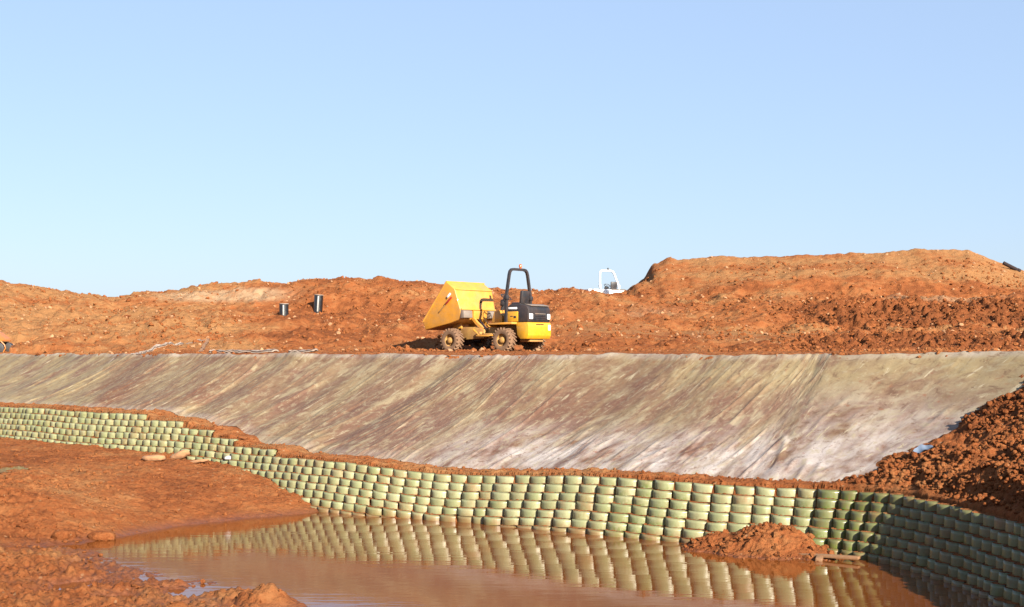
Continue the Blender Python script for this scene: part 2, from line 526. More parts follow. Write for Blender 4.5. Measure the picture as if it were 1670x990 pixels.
# liner profile, used both by the ground under it and by the sheet itself
TOE_D = 0.95
def bench_z(s):
    return -0.07 + 0.10 * sstep(S_CORNER - 6, S_CORNER + 6, s)
def toe_z(s):
    return z_ref(s) + CH * n_extra_s(s) + 0.06
def n_extra_s(s):   # smoothed number of extra courses
    s = np.asarray(s, float)
    return sum(1 - sstep(q - 0.35, q + 0.35, s) for q in S_STEP)
def toe_d(s):
    return TOE_D + SB * n_extra_s(s) + 0.28 * perlin(np.asarray(s, float) * 0.45, 0 * np.asarray(s, float) + 3.3, 5)
def liner_run(s):
    return (bench_z(s) - toe_z(s)) * 2.05
def liner_z(s, d):
    t = np.clip((d - toe_d(s)) / liner_run(s), -0.3, 1.0)
    zt = toe_z(s); zb = bench_z(s)
    tt = np.clip(t, 0, 1)
    return zt + (zb - zt) * (0.72 * tt + 0.28 * tt ** 2)

# background heights: picture rows at set distances, turned into real heights
bx = np.array([-900, -300, 0, 100, 185, 235, 265, 320, 400, 470, 500, 600, 700, 760, 800, 870, 960, 1005, 1022, 1045, 1065, 1090, 1110, 1200, 1300, 1400, 1500, 1540, 1580, 1610, 1640, 1670, 1800, 2600], float)
y_ridge = np.array([470, 445, 458, 474, 487, 474, 479, 468, 463, 460, 457, 457, 461, 469, 473, 476, 478, 478, 474, 448, 431, 420, 424, 419, 416, 413, 408, 405.5, 408, 418, 431, 440, 462, 480], float)
y_a = np.interp(bx, [0, 185, 320, 400, 600, 700, 800, 900, 1020, 1200, 1300, 1450, 1670], [562, 560, 553, 557, 557, 563, 563, 560, 558, 560, 553, 549, 546])
y_b = np.interp(bx, [0, 185, 320, 400, 600, 700, 800, 900, 1020, 1100, 1200, 1300, 1450, 1670], [525, 528, 522, 524, 524, 528, 530, 530, 533, 538, 541, 543, 541, 538])
y_c = np.interp(bx, [0, 185, 235, 320, 400, 470, 600, 700, 800, 900, 1020, 1100, 1200, 1300, 1400, 1670], [487, 503, 498, 500, 508, 514, 510, 508, 503, 504, 504, 503, 499, 497, 492, 489])
y_d = np.interp(bx, [0, 185, 235, 320, 400, 470, 600, 700, 800, 900, 960, 1020, 1090, 1200, 1400, 1540, 1670], [472, 493, 486, 484, 472, 467, 465, 469, 478, 481, 483, 484, 484, 482, 481, 483, 483])

def back_height(X, Y):
    x = 835 + F * X / np.maximum(Y, 10)
    x = np.clip(x, -900, 2600)
    zr = (577 - np.interp(x, bx, y_ridge)) / F * 90
    za = (577 - np.interp(x, bx, y_a)) / F * 58
    zb = (577 - np.interp(x, bx, y_b)) / F * 66
    zc = (577 - np.interp(x, bx, y_c)) / F * 76
    zd = (577 - np.interp(x, bx, y_d)) / F * 80.5
    hi = sstep(1020, 1075, x)
    lev = [(-1e3, 0 * zr - 0.02), (46, 0 * zr - 0.02), (52, 0 * zr + 0.06), (54.5, 0 * zr + 0.10), (58, za), (66, zb), (76, zc), (80.5, zd), (90, zr),
           (96, np.where(hi > 0.5, zr - 1.2, zr - 1.05)), (104, np.minimum(zr - 1.0, 3.0)), (150, 0 * zr + 2.2), (500, 0 * zr + 1.0), (4000, 0 * zr - 4)]
    wob = 1.6 * perlin(X * 0.11, Y * 0.05, 21) + 0.8 * perlin(X * 0.35, Y * 0.2, 22)
    Yw = Y + wob * sstep(55, 62, Y) * (1 - sstep(84, 90, Y))
    z = np.zeros_like(X)
    for (d0, z0), (d1, z1) in zip(lev, lev[1:]):
        m = (Yw >= d0) & (Yw < d1)
        t = np.clip((Yw - d0) / (d1 - d0), 0, 1)
        zz = z0 + (z1 - z0) * t
        z[m] = zz[m]
    z[Yw >= 4000] = -4
    return z, x

VAL_A = np.array((7.75, 27.75)); VAL_D = np.array((4.3, 2.2)); VAL_D = VAL_D / np.linalg.norm(VAL_D)

def height(X, Y):
    """ground height and soil colour parameters at plan positions"""
    d, s = signed_dist(X, Y)
    dw = pond_dist(X, Y)
    near = Y < 60
    # --- behind the wall: shelf, lined slope, bench
    zl = liner_z(s, d)
    zback, px = back_height(X, Y)
    # --- fill tipped over the right end of the liner
    e = (X - VAL_A[0]) * VAL_D[1] - (Y - VAL_A[1]) * VAL_D[0] + 0.35 * perlin(X * 0.8, Y * 0.8, 31) + 0.12 * perlin(X * 3, Y * 3, 32)
    fill = np.clip(e, 0, 20)
    right = sstep(S_CORNER - 3.5, S_CORNER + 0.5, s)
    fz = 0.02 + 0.22 * (1 - np.exp(-fill * 1.3)) + 0.085 * np.minimum(fill, 6)
    fz = fz * (e > 0) * right * sstep(-0.05, 0.9, d)
    shelf = z_ref(s) + CH * n_extra(s)
    lump = 0.10 * sstep(-0.1, 0.5, d) * (1 - sstep(TOE_D + 0.5, TOE_D + 1.2, d - SB * n_extra_s(s)))
    zs = zl - 0.035
    berm = np.clip(fbm(X * 2.2, Y * 2.2, 3, 41, billow=True), -0.4, 1.2)
    onshelf = sstep(-0.05, 0.15, d - SB * n_extra(s)) * (1 - sstep(0.75, 1.05, d - toe_d(s) + TOE_D))
    zs = zs + onshelf * (0.05 + 0.045 * berm)
    zs = zs + fz
    behind_b = sstep(0.2, 6, d - toe_d(s) - liner_run(s))
    zbk = zs * (1 - behind_b) + np.maximum(zback, zs - 0.4) * behind_b
    # on the right, the fill keeps rising a little and then runs level
    zbk = np.where((Y > 60) & (X > -24), zback, zbk)
    kb = sstep(46, 60, Y) * sstep(-0.2, 4.5, d - toe_d(s) - liner_run(s))
    zbk = zbk * (1 - kb) + zback * kb
    # --- pit side
    amp = 0.22 + 0.85 * sstep(24.5, 29.5, Y)
    left_far = sstep(-2, -6, X)
    zm = WATER_Z + amp * (1 - np.exp(-np.maximum(dw, 0) / 2.9))
    zm = np.where(dw < 0, WATER_Z - 0.35 * np.minimum(-dw, 2.0), zm)
    zm += 0.15 * np.exp(-((X + 10.3) / 1.5) ** 2 - ((Y - 29.2) / 1.8) ** 2)
    zm += 0.16 * np.exp(-((X + 9.0) / 1.2) ** 2 - ((Y - 24.0) / 1.1) ** 2)
    zm += 0.30 * np.exp(-((X + 3.55) / 0.35) ** 2 - ((Y - 20.4) / 0.35) ** 2)       # lumps at the near shore
    zm += 0.16 * np.exp(-((X + 4.2) / 0.5) ** 2 - ((Y - 20.9) / 0.25) ** 2)
    zm -= 0.26 * np.exp(-((X + 4.65) / 0.55) ** 2 - ((Y - 21.6) / 0.45) ** 2)       # foreground pools
    zm -= 0.22 * np.exp(-((X + 6.85) / 0.30) ** 2 - ((Y - 22.2) / 0.35) ** 2)
    zm -= 0.18 * np.exp(-((X + 5.9) / 0.25) ** 2 - ((Y - 21.0) / 0.3) ** 2)
    for mx, my, sx in ((-3.45, 31.75, 0.55), (-2.75, 31.35, 0.35), (0.2, 29.75, 0.6), (0.9, 29.25, 0.4)):
        zm += 0.36 * np.exp(-(((X - mx) * 0.84 - (Y - my) * 0.54) / sx) ** 2 - (((X - mx) * 0.54 + (Y - my) * 0.84) / 0.22) ** 2)
    nearb = 1 - sstep(3.0, 16.0, Y)
    zm = zm * (1 - nearb) + nearb * np.maximum(zm * 0 - 1.7, -1.7)
    pud = np.exp(-(((X + 12.3) / 0.55) ** 2 + ((Y - 33.8) / 1.2) ** 2) ** 2)
    zm = zm * (1 - pud) + pud * (-2.78)
    zbat = z_ref(s) + d * (CH / SB) - 0.20
    front_top = np.minimum(zbat, zbk)
    front_top = np.where(d < SB * n_extra(s) + 0.04, front_top, zbk)
    z = np.where(d > SB * n_extra(s) + 0.04, zbk, np.maximum(zm, front_top))
    z = np.where((Y > 62) | ((Y > 56) & (X > -20)), zback, z)
    pit = (d < 0.0) & (zm >= zbat) & (Y < 50)
    # --- roughness
    back = sstep(50, 60, Y)
    r1 = fbm(X * 0.45, Y * 0.30, 3, 51)
    r2 = fbm(X * 1.5, Y * 1.1, 3, 52, billow=True)
    r3 = fbm(X * 4.6, Y * 4.0, 3, 53, billow=True)
    road = sstep(880, 960, px) * (1 - sstep(1330, 1420, px)) * sstep(57, 60, Y) * (1 - sstep(64, 68, Y))
    cut = sstep(1270, 1340, px) * sstep(52, 54, Y) * (1 - sstep(59, 62, Y)) + sstep(1290, 1400, px) * sstep(66, 68, Y) * (1 - sstep(75, 78, Y))
    moundm = sstep(1020, 1060, px) * sstep(80, 84, Y)
    k_back = back * (1 - 0.75 * road) * (1 - 0.45 * moundm)
    dz_back = k_back * (0.30 * r1 * (1 - sstep(84, 90, Y) * 0.7) + 0.085 * r2 + 0.035 * r3) + back * cut * (0.14 * r2 + 0.085 * r3)
    dz_back = dz_back + back * (1 - 0.8 * road) * (1 - 0.7 * moundm) * 0.20 * perlin(X * 0.13, Y * 0.5, 58)
    dz_back *= 1 - 0.45 * sstep(86, 90, Y)
    dz_back = dz_back + sstep(84, 89, Y) * (1 - sstep(97, 105, Y)) * (0.16 * perlin(X * 0.55, Y * 0.3, 59) + 0.07 * perlin(X * 1.7, Y * 0.8, 60) + 0.035 * perlin(X * 4.5, Y * 2, 61))
    cleft = np.exp(-((px - 1052) / 22) ** 2) * sstep(80, 82, Y) * (1 - sstep(90, 93, Y))
    dz_back = dz_back + cleft * (0.45 * perlin(X * 1.1, Y * 0.12, 62) - 0.15 * np.abs(perlin(X * 2.6, Y * 0.3, 63)))
    ftex = sstep(0.05, 0.5, fz * 3)
    r4 = fbm(X * 7.0, Y * 7.0, 3, 54, billow=True)
    onl = (d > toe_d(s) - 0.05) & (fz < 0.01) & (Y < 50)
    dz_near = np.where(onl, 0.0, 0.012 * r3)
    dz_near = dz_near + ftex * (0.12 * fbm(X * 1.3, Y * 1.3, 2, 55) + 0.035 * r2 + 0.035 * r3 + 0.025 * r4)
    rough_fg = 1.35 - 0.95 * sstep(25, 29, Y) * (1 - sstep(-9.3, -10.5, X) * (1 - sstep(31, 34, Y)))
    wetm = np.where(pit, np.exp(-np.maximum(dw, 0) / 0.35), 0)
    dz_pit = (0.05 * fbm(X * 0.9, Y * 0.9, 3, 56) + rough_fg * (0.04 * r2 + 0.026 * r3 + 0.024 * r4) + 0.012 * r3 + 0.010 * r4) * (1 - 0.6 * np.clip(wetm, 0, 1)) * (1 - pud)
    dz_pit = dz_pit + 0.05 * (1 - rough_fg) * np.exp(-((perlin(X * 0.35 + Y * 0.55, Y * 0.12 - X * 0.04, 57)) / 0.14) ** 2) * -0.5
    dz = np.where(pit, dz_pit, dz_near * (1 - back)) + dz_back
    benchm = ((d > toe_d(s) + liner_run(s) - 0.1) & (Y < 60)) * 1.0
    dz = dz + benchm * (1 - back) * (0.035 * r2 + 0.02 * r3 + 0.03) * (1 - np.clip(ftex, 0, 1))
    # level ground around the dumper
    dm = np.exp(-(((X + 1.2) / 3.2) ** 2 + ((Y - 54.4) / 2.6) ** 2) ** 2)
    z = z * (1 - dm) + dm * 0.085 + dz * (1 - 0.7 * dm)
    Z0 = z
    # --- soil colour: r tan, g pale, b wet
    tan = np.full(X.shape, 0.36)
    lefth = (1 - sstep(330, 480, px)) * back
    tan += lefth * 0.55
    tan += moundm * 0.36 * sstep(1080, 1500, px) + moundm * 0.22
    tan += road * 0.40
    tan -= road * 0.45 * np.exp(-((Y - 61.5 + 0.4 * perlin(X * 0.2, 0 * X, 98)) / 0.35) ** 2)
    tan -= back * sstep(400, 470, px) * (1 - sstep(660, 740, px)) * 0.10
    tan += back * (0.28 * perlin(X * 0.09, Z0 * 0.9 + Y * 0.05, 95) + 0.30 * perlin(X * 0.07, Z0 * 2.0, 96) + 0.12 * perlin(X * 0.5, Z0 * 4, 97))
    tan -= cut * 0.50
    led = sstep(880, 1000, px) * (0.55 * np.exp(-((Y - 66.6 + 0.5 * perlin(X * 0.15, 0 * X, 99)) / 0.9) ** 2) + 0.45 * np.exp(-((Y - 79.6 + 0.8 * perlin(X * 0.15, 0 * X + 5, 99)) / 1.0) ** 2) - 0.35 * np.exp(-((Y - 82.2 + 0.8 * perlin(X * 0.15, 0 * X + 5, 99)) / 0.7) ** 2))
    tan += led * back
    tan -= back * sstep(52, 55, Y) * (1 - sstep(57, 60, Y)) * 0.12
    tan += onshelf * 0.25 * (1 - back) * (1 - sstep(S_CORNER - 4, S_CORNER, s))
    tan -= ftex * 0.10 * (1 - back)
    tan -= pit * 0.03
    tan += pit * rough_fg * 0.10
    pale = lefth * sstep(250, 290, px) * (1 - sstep(440, 470, px)) * sstep(79, 80.5, Y) * (1 - sstep(84.5, 86, Y)) * 1.0
    pale = pale * 0
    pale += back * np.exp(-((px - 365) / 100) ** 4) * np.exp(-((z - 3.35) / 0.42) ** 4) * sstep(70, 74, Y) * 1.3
    pale += back * np.exp(-((px - 1540) / 95) ** 4) * np.exp(-((Y - 78.0) / 1.6) ** 4) * 0.6
    pale += back * np.exp(-((px - 1050) / 60) ** 4) * np.exp(-((Y - 75) / 2.0) ** 4) * 0.3
    wet = np.where(pit, np.clip(1.1 * np.exp(-np.maximum(z - WATER_Z, 0) / 0.09) + 0.10, 0, 1), 0)
    wet = np.clip(wet + pud * 0.8, 0, 1)
    return z, np.stack([tan, np.clip(pale, 0, 1), wet], -1), dict(d=d, s=s, px=px, dw=dw, pit=pit, fz=fz)

def gz(x, y):
    return float(height(np.array([[x]], float), np.array([[y]], float))[0][0, 0])

# ------------------------------------------------------------------ ground mesh
ucols = np.concatenate([-np.geomspace(2.6, 0.56, 26)[:-1], np.linspace(-0.56, 0.56, 840), np.geomspace(0.56, 2.6, 26)[1:]])
yrows = np.concatenate([np.linspace(-40, 14, 30)[:-1], np.arange(14, 19.5, 0.07), np.arange(19.5, 48, 0.048), np.arange(48, 95, 0.105), np.arange(95, 130, 0.6), np.geomspace(130, 3800, 45)])
UU, YY = np.meshgrid(ucols, yrows)
XX = UU * np.sqrt(YY ** 2 + 10 ** 2)
ZZ, SOIL, INFO = height(XX, YY)
nr, nc = XX.shape
V = np.stack([XX, YY, ZZ], -1).reshape(-1, 3)
idx = np.arange(nr * nc).reshape(nr, nc)
quads = np.stack([idx[:-1, :-1], idx[:-1, 1:], idx[1:, 1:], idx[1:, :-1]], -1)
Yc = YY[:-1, :-1]; pxc = INFO['px'][:-1, :-1]; dc = INFO['d'][:-1, :-1]
region = np.zeros(Yc.shape, int)                       # 0 pit mud, 1 bank and bench, 2 hills, 3 spoil mound
region[(dc > -0.35) & (Yc < 54)] = 1
region[Yc >= 54] = 2
region[(Yc >= 80.5) & (pxc > 1020)] = 3
for k, nm in ((0, 'pit_ground'), (1, 'embankment'), (2, 'hills'), (3, 'spoil_mound')):
    q = quads[region == k].reshape(-1, 4)
    used, inv = np.unique(q, return_inverse=True)
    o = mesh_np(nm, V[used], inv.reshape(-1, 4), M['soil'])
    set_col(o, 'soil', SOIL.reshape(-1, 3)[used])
    tag(o, kind='structure')

# ------------------------------------------------------------------ water
def sheet(name, pts, z, material):
    bm = bmesh.new()
    bm.faces.new([bm.verts.new((p[0], p[1], z)) for p in pts])
    me = bpy.data.meshes.new(name); bm.to_mesh(me); bm.free(); me.materials.append(material)
    o = bpy.data.objects.new(name, me); C.objects.link(o)
    return o
tag(sheet('pond_water', [(-10.2, 15.2), (9.2, 15.2), (8.6, 26), (6.2, 27.2), (-2.6, 33.2), (-4.8, 33.8), (-10.2, 31)], WATER_Z, M['water']), kind='structure')
tag(sheet('puddle_water', [(-12.3 + 0.8 * math.cos(a), 33.8 + 1.6 * math.sin(a)) for a in np.linspace(0, 2 * math.pi, 28, endpoint=False)], -2.745, M['water']), kind='structure')

# ------------------------------------------------------------------ geocell wall: one thing, every course a part
def build_wall():
    root = empty('retaining_wall', (1.0, 29.4, -3.9))
    tag(root, 'curved stepped wall of pale green earth filled cells rising from the muddy pond', 'retaining wall')
    inv = Matrix.Translation(-Vector(root.location))
    s0 = s_near(-30, 60); s1 = s_near(7.4, 14.5)
    # cell joints: pitch grows towards the near corner, smaller round the shaded bend
    joints = [s0]
    while joints[-1] < s1:
        s = joints[-1]
        p = 0.36 + 0.09 * float(sstep(s_near(-5, 33.8), s_near(3, 28.2), np.array(s))) - 0.08 * float(sstep(S_CORNER - 0.2, S_CORNER + 0.8, np.array(s)))
        joints.append(s + p * random.uniform(0.93, 1.07))
    joints = np.array(joints); nC = len(joints) - 1
    jz = np.random.default_rng(3)
    col_j = jz.normal(0, 0.012, nC + 1)
    NA, NV = 11, 4
    for k in range(-5, 9):
        need = -k if k < 0 else 0            # course k < 0 exists only where the wall is that much higher
        verts = []; faces = []; midx = []; attr = []; shade_vals = []
        cj = joints + col_j + jz.normal(0, 0.006, nC + 1)
        for i in range(nC):
            sa, sb = cj[i], cj[i + 1]; sm = 0.5 * (sa + sb)
            if k < 0 and n_extra(sm) < need: continue
            w = sb - sa
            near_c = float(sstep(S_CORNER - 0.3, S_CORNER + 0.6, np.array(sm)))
            bul = (0.095 + 0.03 * near_c) * random.uniform(0.75, 1.2) * (w / 0.4)
            tilt = random.gauss(0, 0.010); drop = random.gauss(0, 0.006); back = random.gauss(0, 0.014)
            tint = min(1, max(0, random.gauss(0.5, 0.22) + 0.15 * (sm < S_STEP[-1])))
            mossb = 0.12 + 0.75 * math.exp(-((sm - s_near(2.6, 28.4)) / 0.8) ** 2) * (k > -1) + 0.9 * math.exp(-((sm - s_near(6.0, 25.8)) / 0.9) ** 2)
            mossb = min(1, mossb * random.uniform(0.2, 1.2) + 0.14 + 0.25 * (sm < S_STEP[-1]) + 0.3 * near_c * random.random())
            stain_shade = random.uniform(0.4, 1.3); splash = 0.55 * (random.random() < 0.10) + 0.12 * random.random()  # first value scales both mud and painted shade past the corner
            ss_ = sa + (np.linspace(0.0, 1.0, NA)) * w
            p, n = ref_at(ss_)
            ph = np.linspace(-1, 1, NA)
            prof = 1.08 * bul * ((1 - np.abs(ph) ** 2.2) ** 0.8)
            zt = z_ref(ss_) - k * CH
            base = len(verts)
            for v in range(NV):
                tv = v / (NV - 1)
                # upper lip leans out a touch, fabric pillows between the lips
                out = prof + 0.004 * math.sin(math.pi * tv) - back + 0.012 * (1 - tv)
                off = -(k * SB) - out + 0.05 - tilt * tv * ph * 0.5
                z = zt - CH * 0.985 * (1 - tv) + drop * tv + tilt * ph * 0.6 * tv
                for a in range(NA):
                    verts.append((p[a, 0] + n[a, 0] * off[a], p[a, 1] + n[a, 1] * off[a], z[a]))
                    gr = abs(ph[a]) ** 5
                    low = (1 - tv) ** 2
                    attr.append((tint * (1 - 0.5 * near_c), min(1, splash + 0.7 * gr + 0.30 * low + 0.25 * near_c * stain_shade), min(1, mossb * (0.25 + 0.9 * max(gr, low)))))
            for v in range(NV - 1):
                for a in range(NA - 1):
                    q = base + v * NA + a
                    faces.append((q, q + 1, q + NA + 1, q + NA)); midx.append(0)
            # soil filling the cell: from just below the lip back under the next course
            tb = base + (NV - 1) * NA
            f0 = len(verts)
            for row in range(3):
                for a in range(NA):
                    o_ = verts[tb + a]
                    dep = (0.0, 0.05, 0.32)[row]
                    dz = (-0.004, 0.006 + random.gauss(0, 0.007), 0.012)[row]
                    verts.append((o_[0] + n[a, 0] * dep, o_[1] + n[a, 1] * dep, o_[2] + dz))
                    attr.append((0.5, 1, min(1, mossb * 0.6)))
            for row in range(2):
                for a in range(NA - 1):
                    q = f0 + row * NA + a
                    faces.append((q, q + 1, q + NA + 1, q + NA)); midx.append(1)
            shade_vals += [near_c * min(1.0, 0.45 + 0.55 * stain_shade)] * (len(verts) - base)  # shade of the bend painted into the cell colour
            # thin lip thickness
            for a in range(NA - 1):
                faces.append((tb + a, tb + a + 1, f0 + a + 1, f0 + a)); midx.append(0)
        vv = np.array(verts) - np.array(root.location)
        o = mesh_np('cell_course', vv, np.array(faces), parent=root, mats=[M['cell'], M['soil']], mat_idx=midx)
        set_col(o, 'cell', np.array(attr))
        wa = o.data.attributes.new('bend_shade', 'FLOAT', 'POINT'); wa.data.foreach_set('value', np.array(shade_vals, np.float32))
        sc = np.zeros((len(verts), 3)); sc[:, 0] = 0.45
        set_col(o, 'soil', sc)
    return root
build_wall()

# ------------------------------------------------------------------ geotextile liner
def shear(s):
    return 0.10 + 0.12 * sstep(s_near(-6.4, 35.4), s_near(-.45, 30.7), s) - 0.10 * sstep(s_near(-.45, 30.7), s_near(6.0, 25.9), s)

def build_liner():
    s0 = s_near(-30, 60); s1 = s_near(7.2, 23.8)
    ns, ndd = 1500, 120
    S = np.linspace(s0, s1, ns); T = np.linspace(-0.012, 1.05, ndd)
    SS, TT = np.meshgrid(S, T, indexing='ij')
    td = toe_d(S)[:, None]; rn = liner_run(S)[:, None]
    D = td + rn * TT
    p, n = ref_at(S)
    # folds run down the slope, wandering a little
    kk = shear(S)[:, None]
    sw = SS - kk * (D - td) + 0.12 * perlin(SS * 0.5, D * 0.4, 61)
    fold = np.maximum(0, 1 - np.abs(perlin(sw * 1.15, D * 0.16, 62)) * 10) * 0.040 * sstep(-0.15, 0.3, perlin(SS * 0.6, D * 0.55, 162))
    fold += np.maximum(0, 1 - np.abs(perlin(sw * 2.3, D * 0.25, 63)) * 9) * 0.028 * sstep(0.0, 0.35, perlin(SS * 0.9, D * 0.8, 163))
    sag = 0.05 * perlin(SS * 0.7, D * 0.5, 64) + 0.02 * perlin(SS * 2.6, D * 1.2, 65)
    fine = 0.007 * fbm(sw * 7, D * 1.6, 3, 66)
    fold = fold * (1 - 0.7 * sstep(0.8, 1.0, TT))
    Z = liner_z(SS, D) + 0.012 + fold + np.abs(sag) * 0.8 + fine
    edge = 0.075 * perlin(SS * 0.55, TT * 0, 67) + 0.035 * perlin(SS * 4.0, TT * 0, 68)
    Z = Z + np.where(TT > 0.93, (TT - 0.93) / 0.12 * (0.05 + edge), 0)
    Z = Z - np.where(TT > 1.02, (TT - 1.02) * 3.5, 0)
    toe_in = np.clip((0.06 - TT) / 0.07, 0, 1)
    Z = Z - toe_in * 0.05
    jog = 0.10 * perlin(SS * 0.8, TT * 0 + 1, 69) * np.clip(TT, 0, 1)
    Xp = p[:, None, 0] + n[:, None, 0] * (D + jog); Yp = p[:, None, 1] + n[:, None, 1] * (D + jog)
    V = np.stack([Xp, Yp, Z], -1).reshape(-1, 3)
    idx = np.arange(ns * ndd).reshape(ns, ndd)
    q = np.stack([idx[:-1, :-1], idx[1:, :-1], idx[1:, 1:], idx[:-1, 1:]], -1).reshape(-1, 4)
    o = mesh_np('geotextile_liner', V, q, M['liner'])
    px = 835 + F * Xp / Yp
    silt = (1 - sstep(0.05, 0.55, TT)) * sstep(620, 860, px) * 1.25 + (1 - sstep(0.02, 0.10, TT)) * 0.35 + (1 - sstep(0.25, 0.9, TT)) * sstep(1180, 1420, px) * 0.8
    silt += sstep(0.95, 0.99, TT) * 0.5
    tanp = sstep(0.50, 0.95, TT) * sstep(900, 1200, px) * 0.9 + 0.2 * sstep(0.3, 0.8, TT) + (1 - sstep(60, 240, px)) * 0.8 + 0.35 * (1 - sstep(300, 700, px))
    redp = np.exp(-((px - 190 - (TT - 0.5) * 70) / 40) ** 2) * 0.9 + np.exp(-((px - 330 - (TT - 0.5) * 90) / 45) ** 2) * 0.7 + np.exp(-((px - 980) / 140) ** 2) * 0.35
    set_col(o, 'liner', np.clip(np.stack([silt, tanp, redp], -1), 0, 1).reshape(-1, 3))
    uvl = o.data.uv_layers.new(name='UVMap')
    uv = np.stack([SS - kk * (D - td), D], -1).reshape(-1, 2)
    li = np.empty(len(o.data.loops), np.int32); o.data.loops.foreach_get('vertex_index', li)
    uvl.data.foreach_set('uv', uv[li].astype(np.float32).ravel())
    tag(o, 'long mud streaked geotextile sheet covering the slope above the green cell wall', 'ground sheet')
build_liner()

# ------------------------------------------------------------------ clods and stones
def ico(sub=1):
    bm = bmesh.new(); bmesh.ops.create_icosphere(bm, subdivisions=sub, radius=1.0)
    v = np.array([x.co[:] for x in bm.verts]); f = np.array([[w.index for w in x.verts] for x in bm.faces]); bm.free()
    return v, f
ICO_V, ICO_F = ico(2)
ICO1_V, ICO1_F = ico(1)
def clods(name, P, size, material, sink=0.25, fine=False, flat=0.75, seed=1, smooth=False):
    """P (n,3), size (n,) -> one merged mesh of rough lumps"""
    r = np.random.default_rng(seed)
    bv, bf = (ICO_V, ICO_F) if fine else (ICO1_V, ICO1_F)
    n = len(P); m = len(bv)
    jit = 1 + r.normal(0, 0.17, (n, m, 1))
    sc = np.stack([r.uniform(0.7, 1.3, n), r.uniform(0.7, 1.3, n), r.uniform(0.55, 1.0, n) * flat / 0.75], -1)
    v = bv[None] * jit * sc[:, None] * size[:, None, None]
    a = r.uniform(0, 6.28, n); b = r.normal(0, 0.45, n)
    ca, sa, cb, sb = np.cos(a)[:, None], np.sin(a)[:, None], np.cos(b)[:, None], np.sin(b)[:, None]
    x, y, z = v[..., 0], v[..., 1], v[..., 2]
    y, z = y * cb - z * sb, y * sb + z * cb
    x, y = x * ca - y * sa, x * sa + y * ca
    v = np.stack([x, y, z], -1) + P[:, None, :]
    v[..., 2] += (size * (0.5 - sink))[:, None]
    f = (bf[None] + (np.arange(n) * m)[:, None, None]).reshape(-1, 3)
    return mesh_np(name, v.reshape(-1, 3), f, material, smooth=smooth)

def on_ground(xs, ys):
    X = np.asarray(xs, float)[None]; Y = np.asarray(ys, float)[None]
    z, _, inf = height(X, Y)
    return np.stack([X[0], Y[0], z[0]], -1), {k: v[0] for k, v in inf.items()}

def scatter(n, xr, yr, keep, seed, lo, hi, power=2.5, clump=None):
    r = np.random.default_rng(seed)
    Y = r.uniform(*yr, n); X = r.uniform(*xr, n)
    P, inf = on_ground(X, Y)
    k = keep(P, inf)
    if clump is not None:
        k &= r.random(n) < np.clip(clump(P), 0, 1)
    P = P[k]; sz = lo + (hi - lo) * r.random(len(P)) ** power
    return P, sz

P, sz = scatter(120000, (5.5, 15), (17, 34), lambda p, i: (i['fz'] > 0.05) & (i['d'] > 0.06), 101, 0.006, 0.062, 4.5,
                lambda p: 0.5 + 1.1 * perlin(p[:, 0] * 0.9, p[:, 1] * 0.9, 71) + 0.25 * (p[:, 1] < 25))
tag(clods('soil_clods', P, sz, M['clod'], seed=1, fine=True, smooth=True), kind='stuff')
P, sz = scatter(30000, (-17, 7.5), (25, 47), lambda p, i: (i['d'] > 0.02) & (i['d'] < toe_d(i['s']) + 0.04), 102, 0.008, 0.042, 3.5)
tag(clods('berm_crumbs', P, sz, M['clod'], seed=2), kind='stuff')
P, sz = scatter(60000, (-24, 14), (30, 58), lambda p, i: (np.abs(i['d'] - toe_d(i['s']) - liner_run(i['s']) - 0.25) < 0.4) & (i['s'] > s_near(-24, 53.2)) & (i['fz'] < 0.05), 107, 0.012, 0.075, 3.5, lambda p: 0.15 + 1.3 * np.maximum(0, perlin(p[:, 0] * 0.8, p[:, 1] * 0.8, 75)))
P[:, 2] += 0.03
tag(clods('crest_crumbs', P, sz, M['clod'], seed=7), kind='stuff')
P, sz = scatter(26000, (-16, -2.5), (19, 38), lambda p, i: i['pit'] & (p[:, 2] > WATER_Z + 0.02), 103, 0.007, 0.06, 6.0,
                lambda p: 0.12 + 0.9 * np.maximum(0, perlin(p[:, 0] * 0.7, p[:, 1] * 0.7, 73)) + 0.35 * (p[:, 0] < -8.5) * (p[:, 1] < 32))
tag(clods('mud_crumbs', P, sz, M['clod'], seed=3), kind='stuff')
def vis_fan(p): return np.abs(p[:, 0] / p[:, 1]) < 0.45
P, sz = scatter(52000, (-34, 38), (50, 92), lambda p, i: vis_fan(p) & (i['d'] > toe_d(i['s']) + liner_run(i['s']) + 0.3) & (p[:, 1] < 88), 104, 0.025, 0.13, 6.0,
                lambda p: 0.28 + 1.2 * np.maximum(0, perlin(p[:, 0] * 0.16, p[:, 1] * 0.16, 74)) )
tag(clods('hill_clods', P, sz, M['clod'], seed=4), kind='stuff')
P, sz = scatter(9000, (10, 26), (52, 76), lambda p, i: vis_fan(p) & (i['px'] > 1250), 106, 0.03, 0.13, 4.0,
                lambda p: 0.1 + 0.5 * ((p[:, 1] < 60) | (p[:, 1] > 67)))
tag(clods('cut_clods', P, sz, M['clod'], seed=6), kind='stuff')
P, sz = scatter(2600, (-34, 38), (52, 90), lambda p, i: vis_fan(p) & (i['d'] > toe_d(i['s']) + liner_run(i['s']) + 0.3), 105, 0.03, 0.11, 4.0)
tag(clods('pale_stones', P, sz, M['stone'], seed=5), kind='stuff')

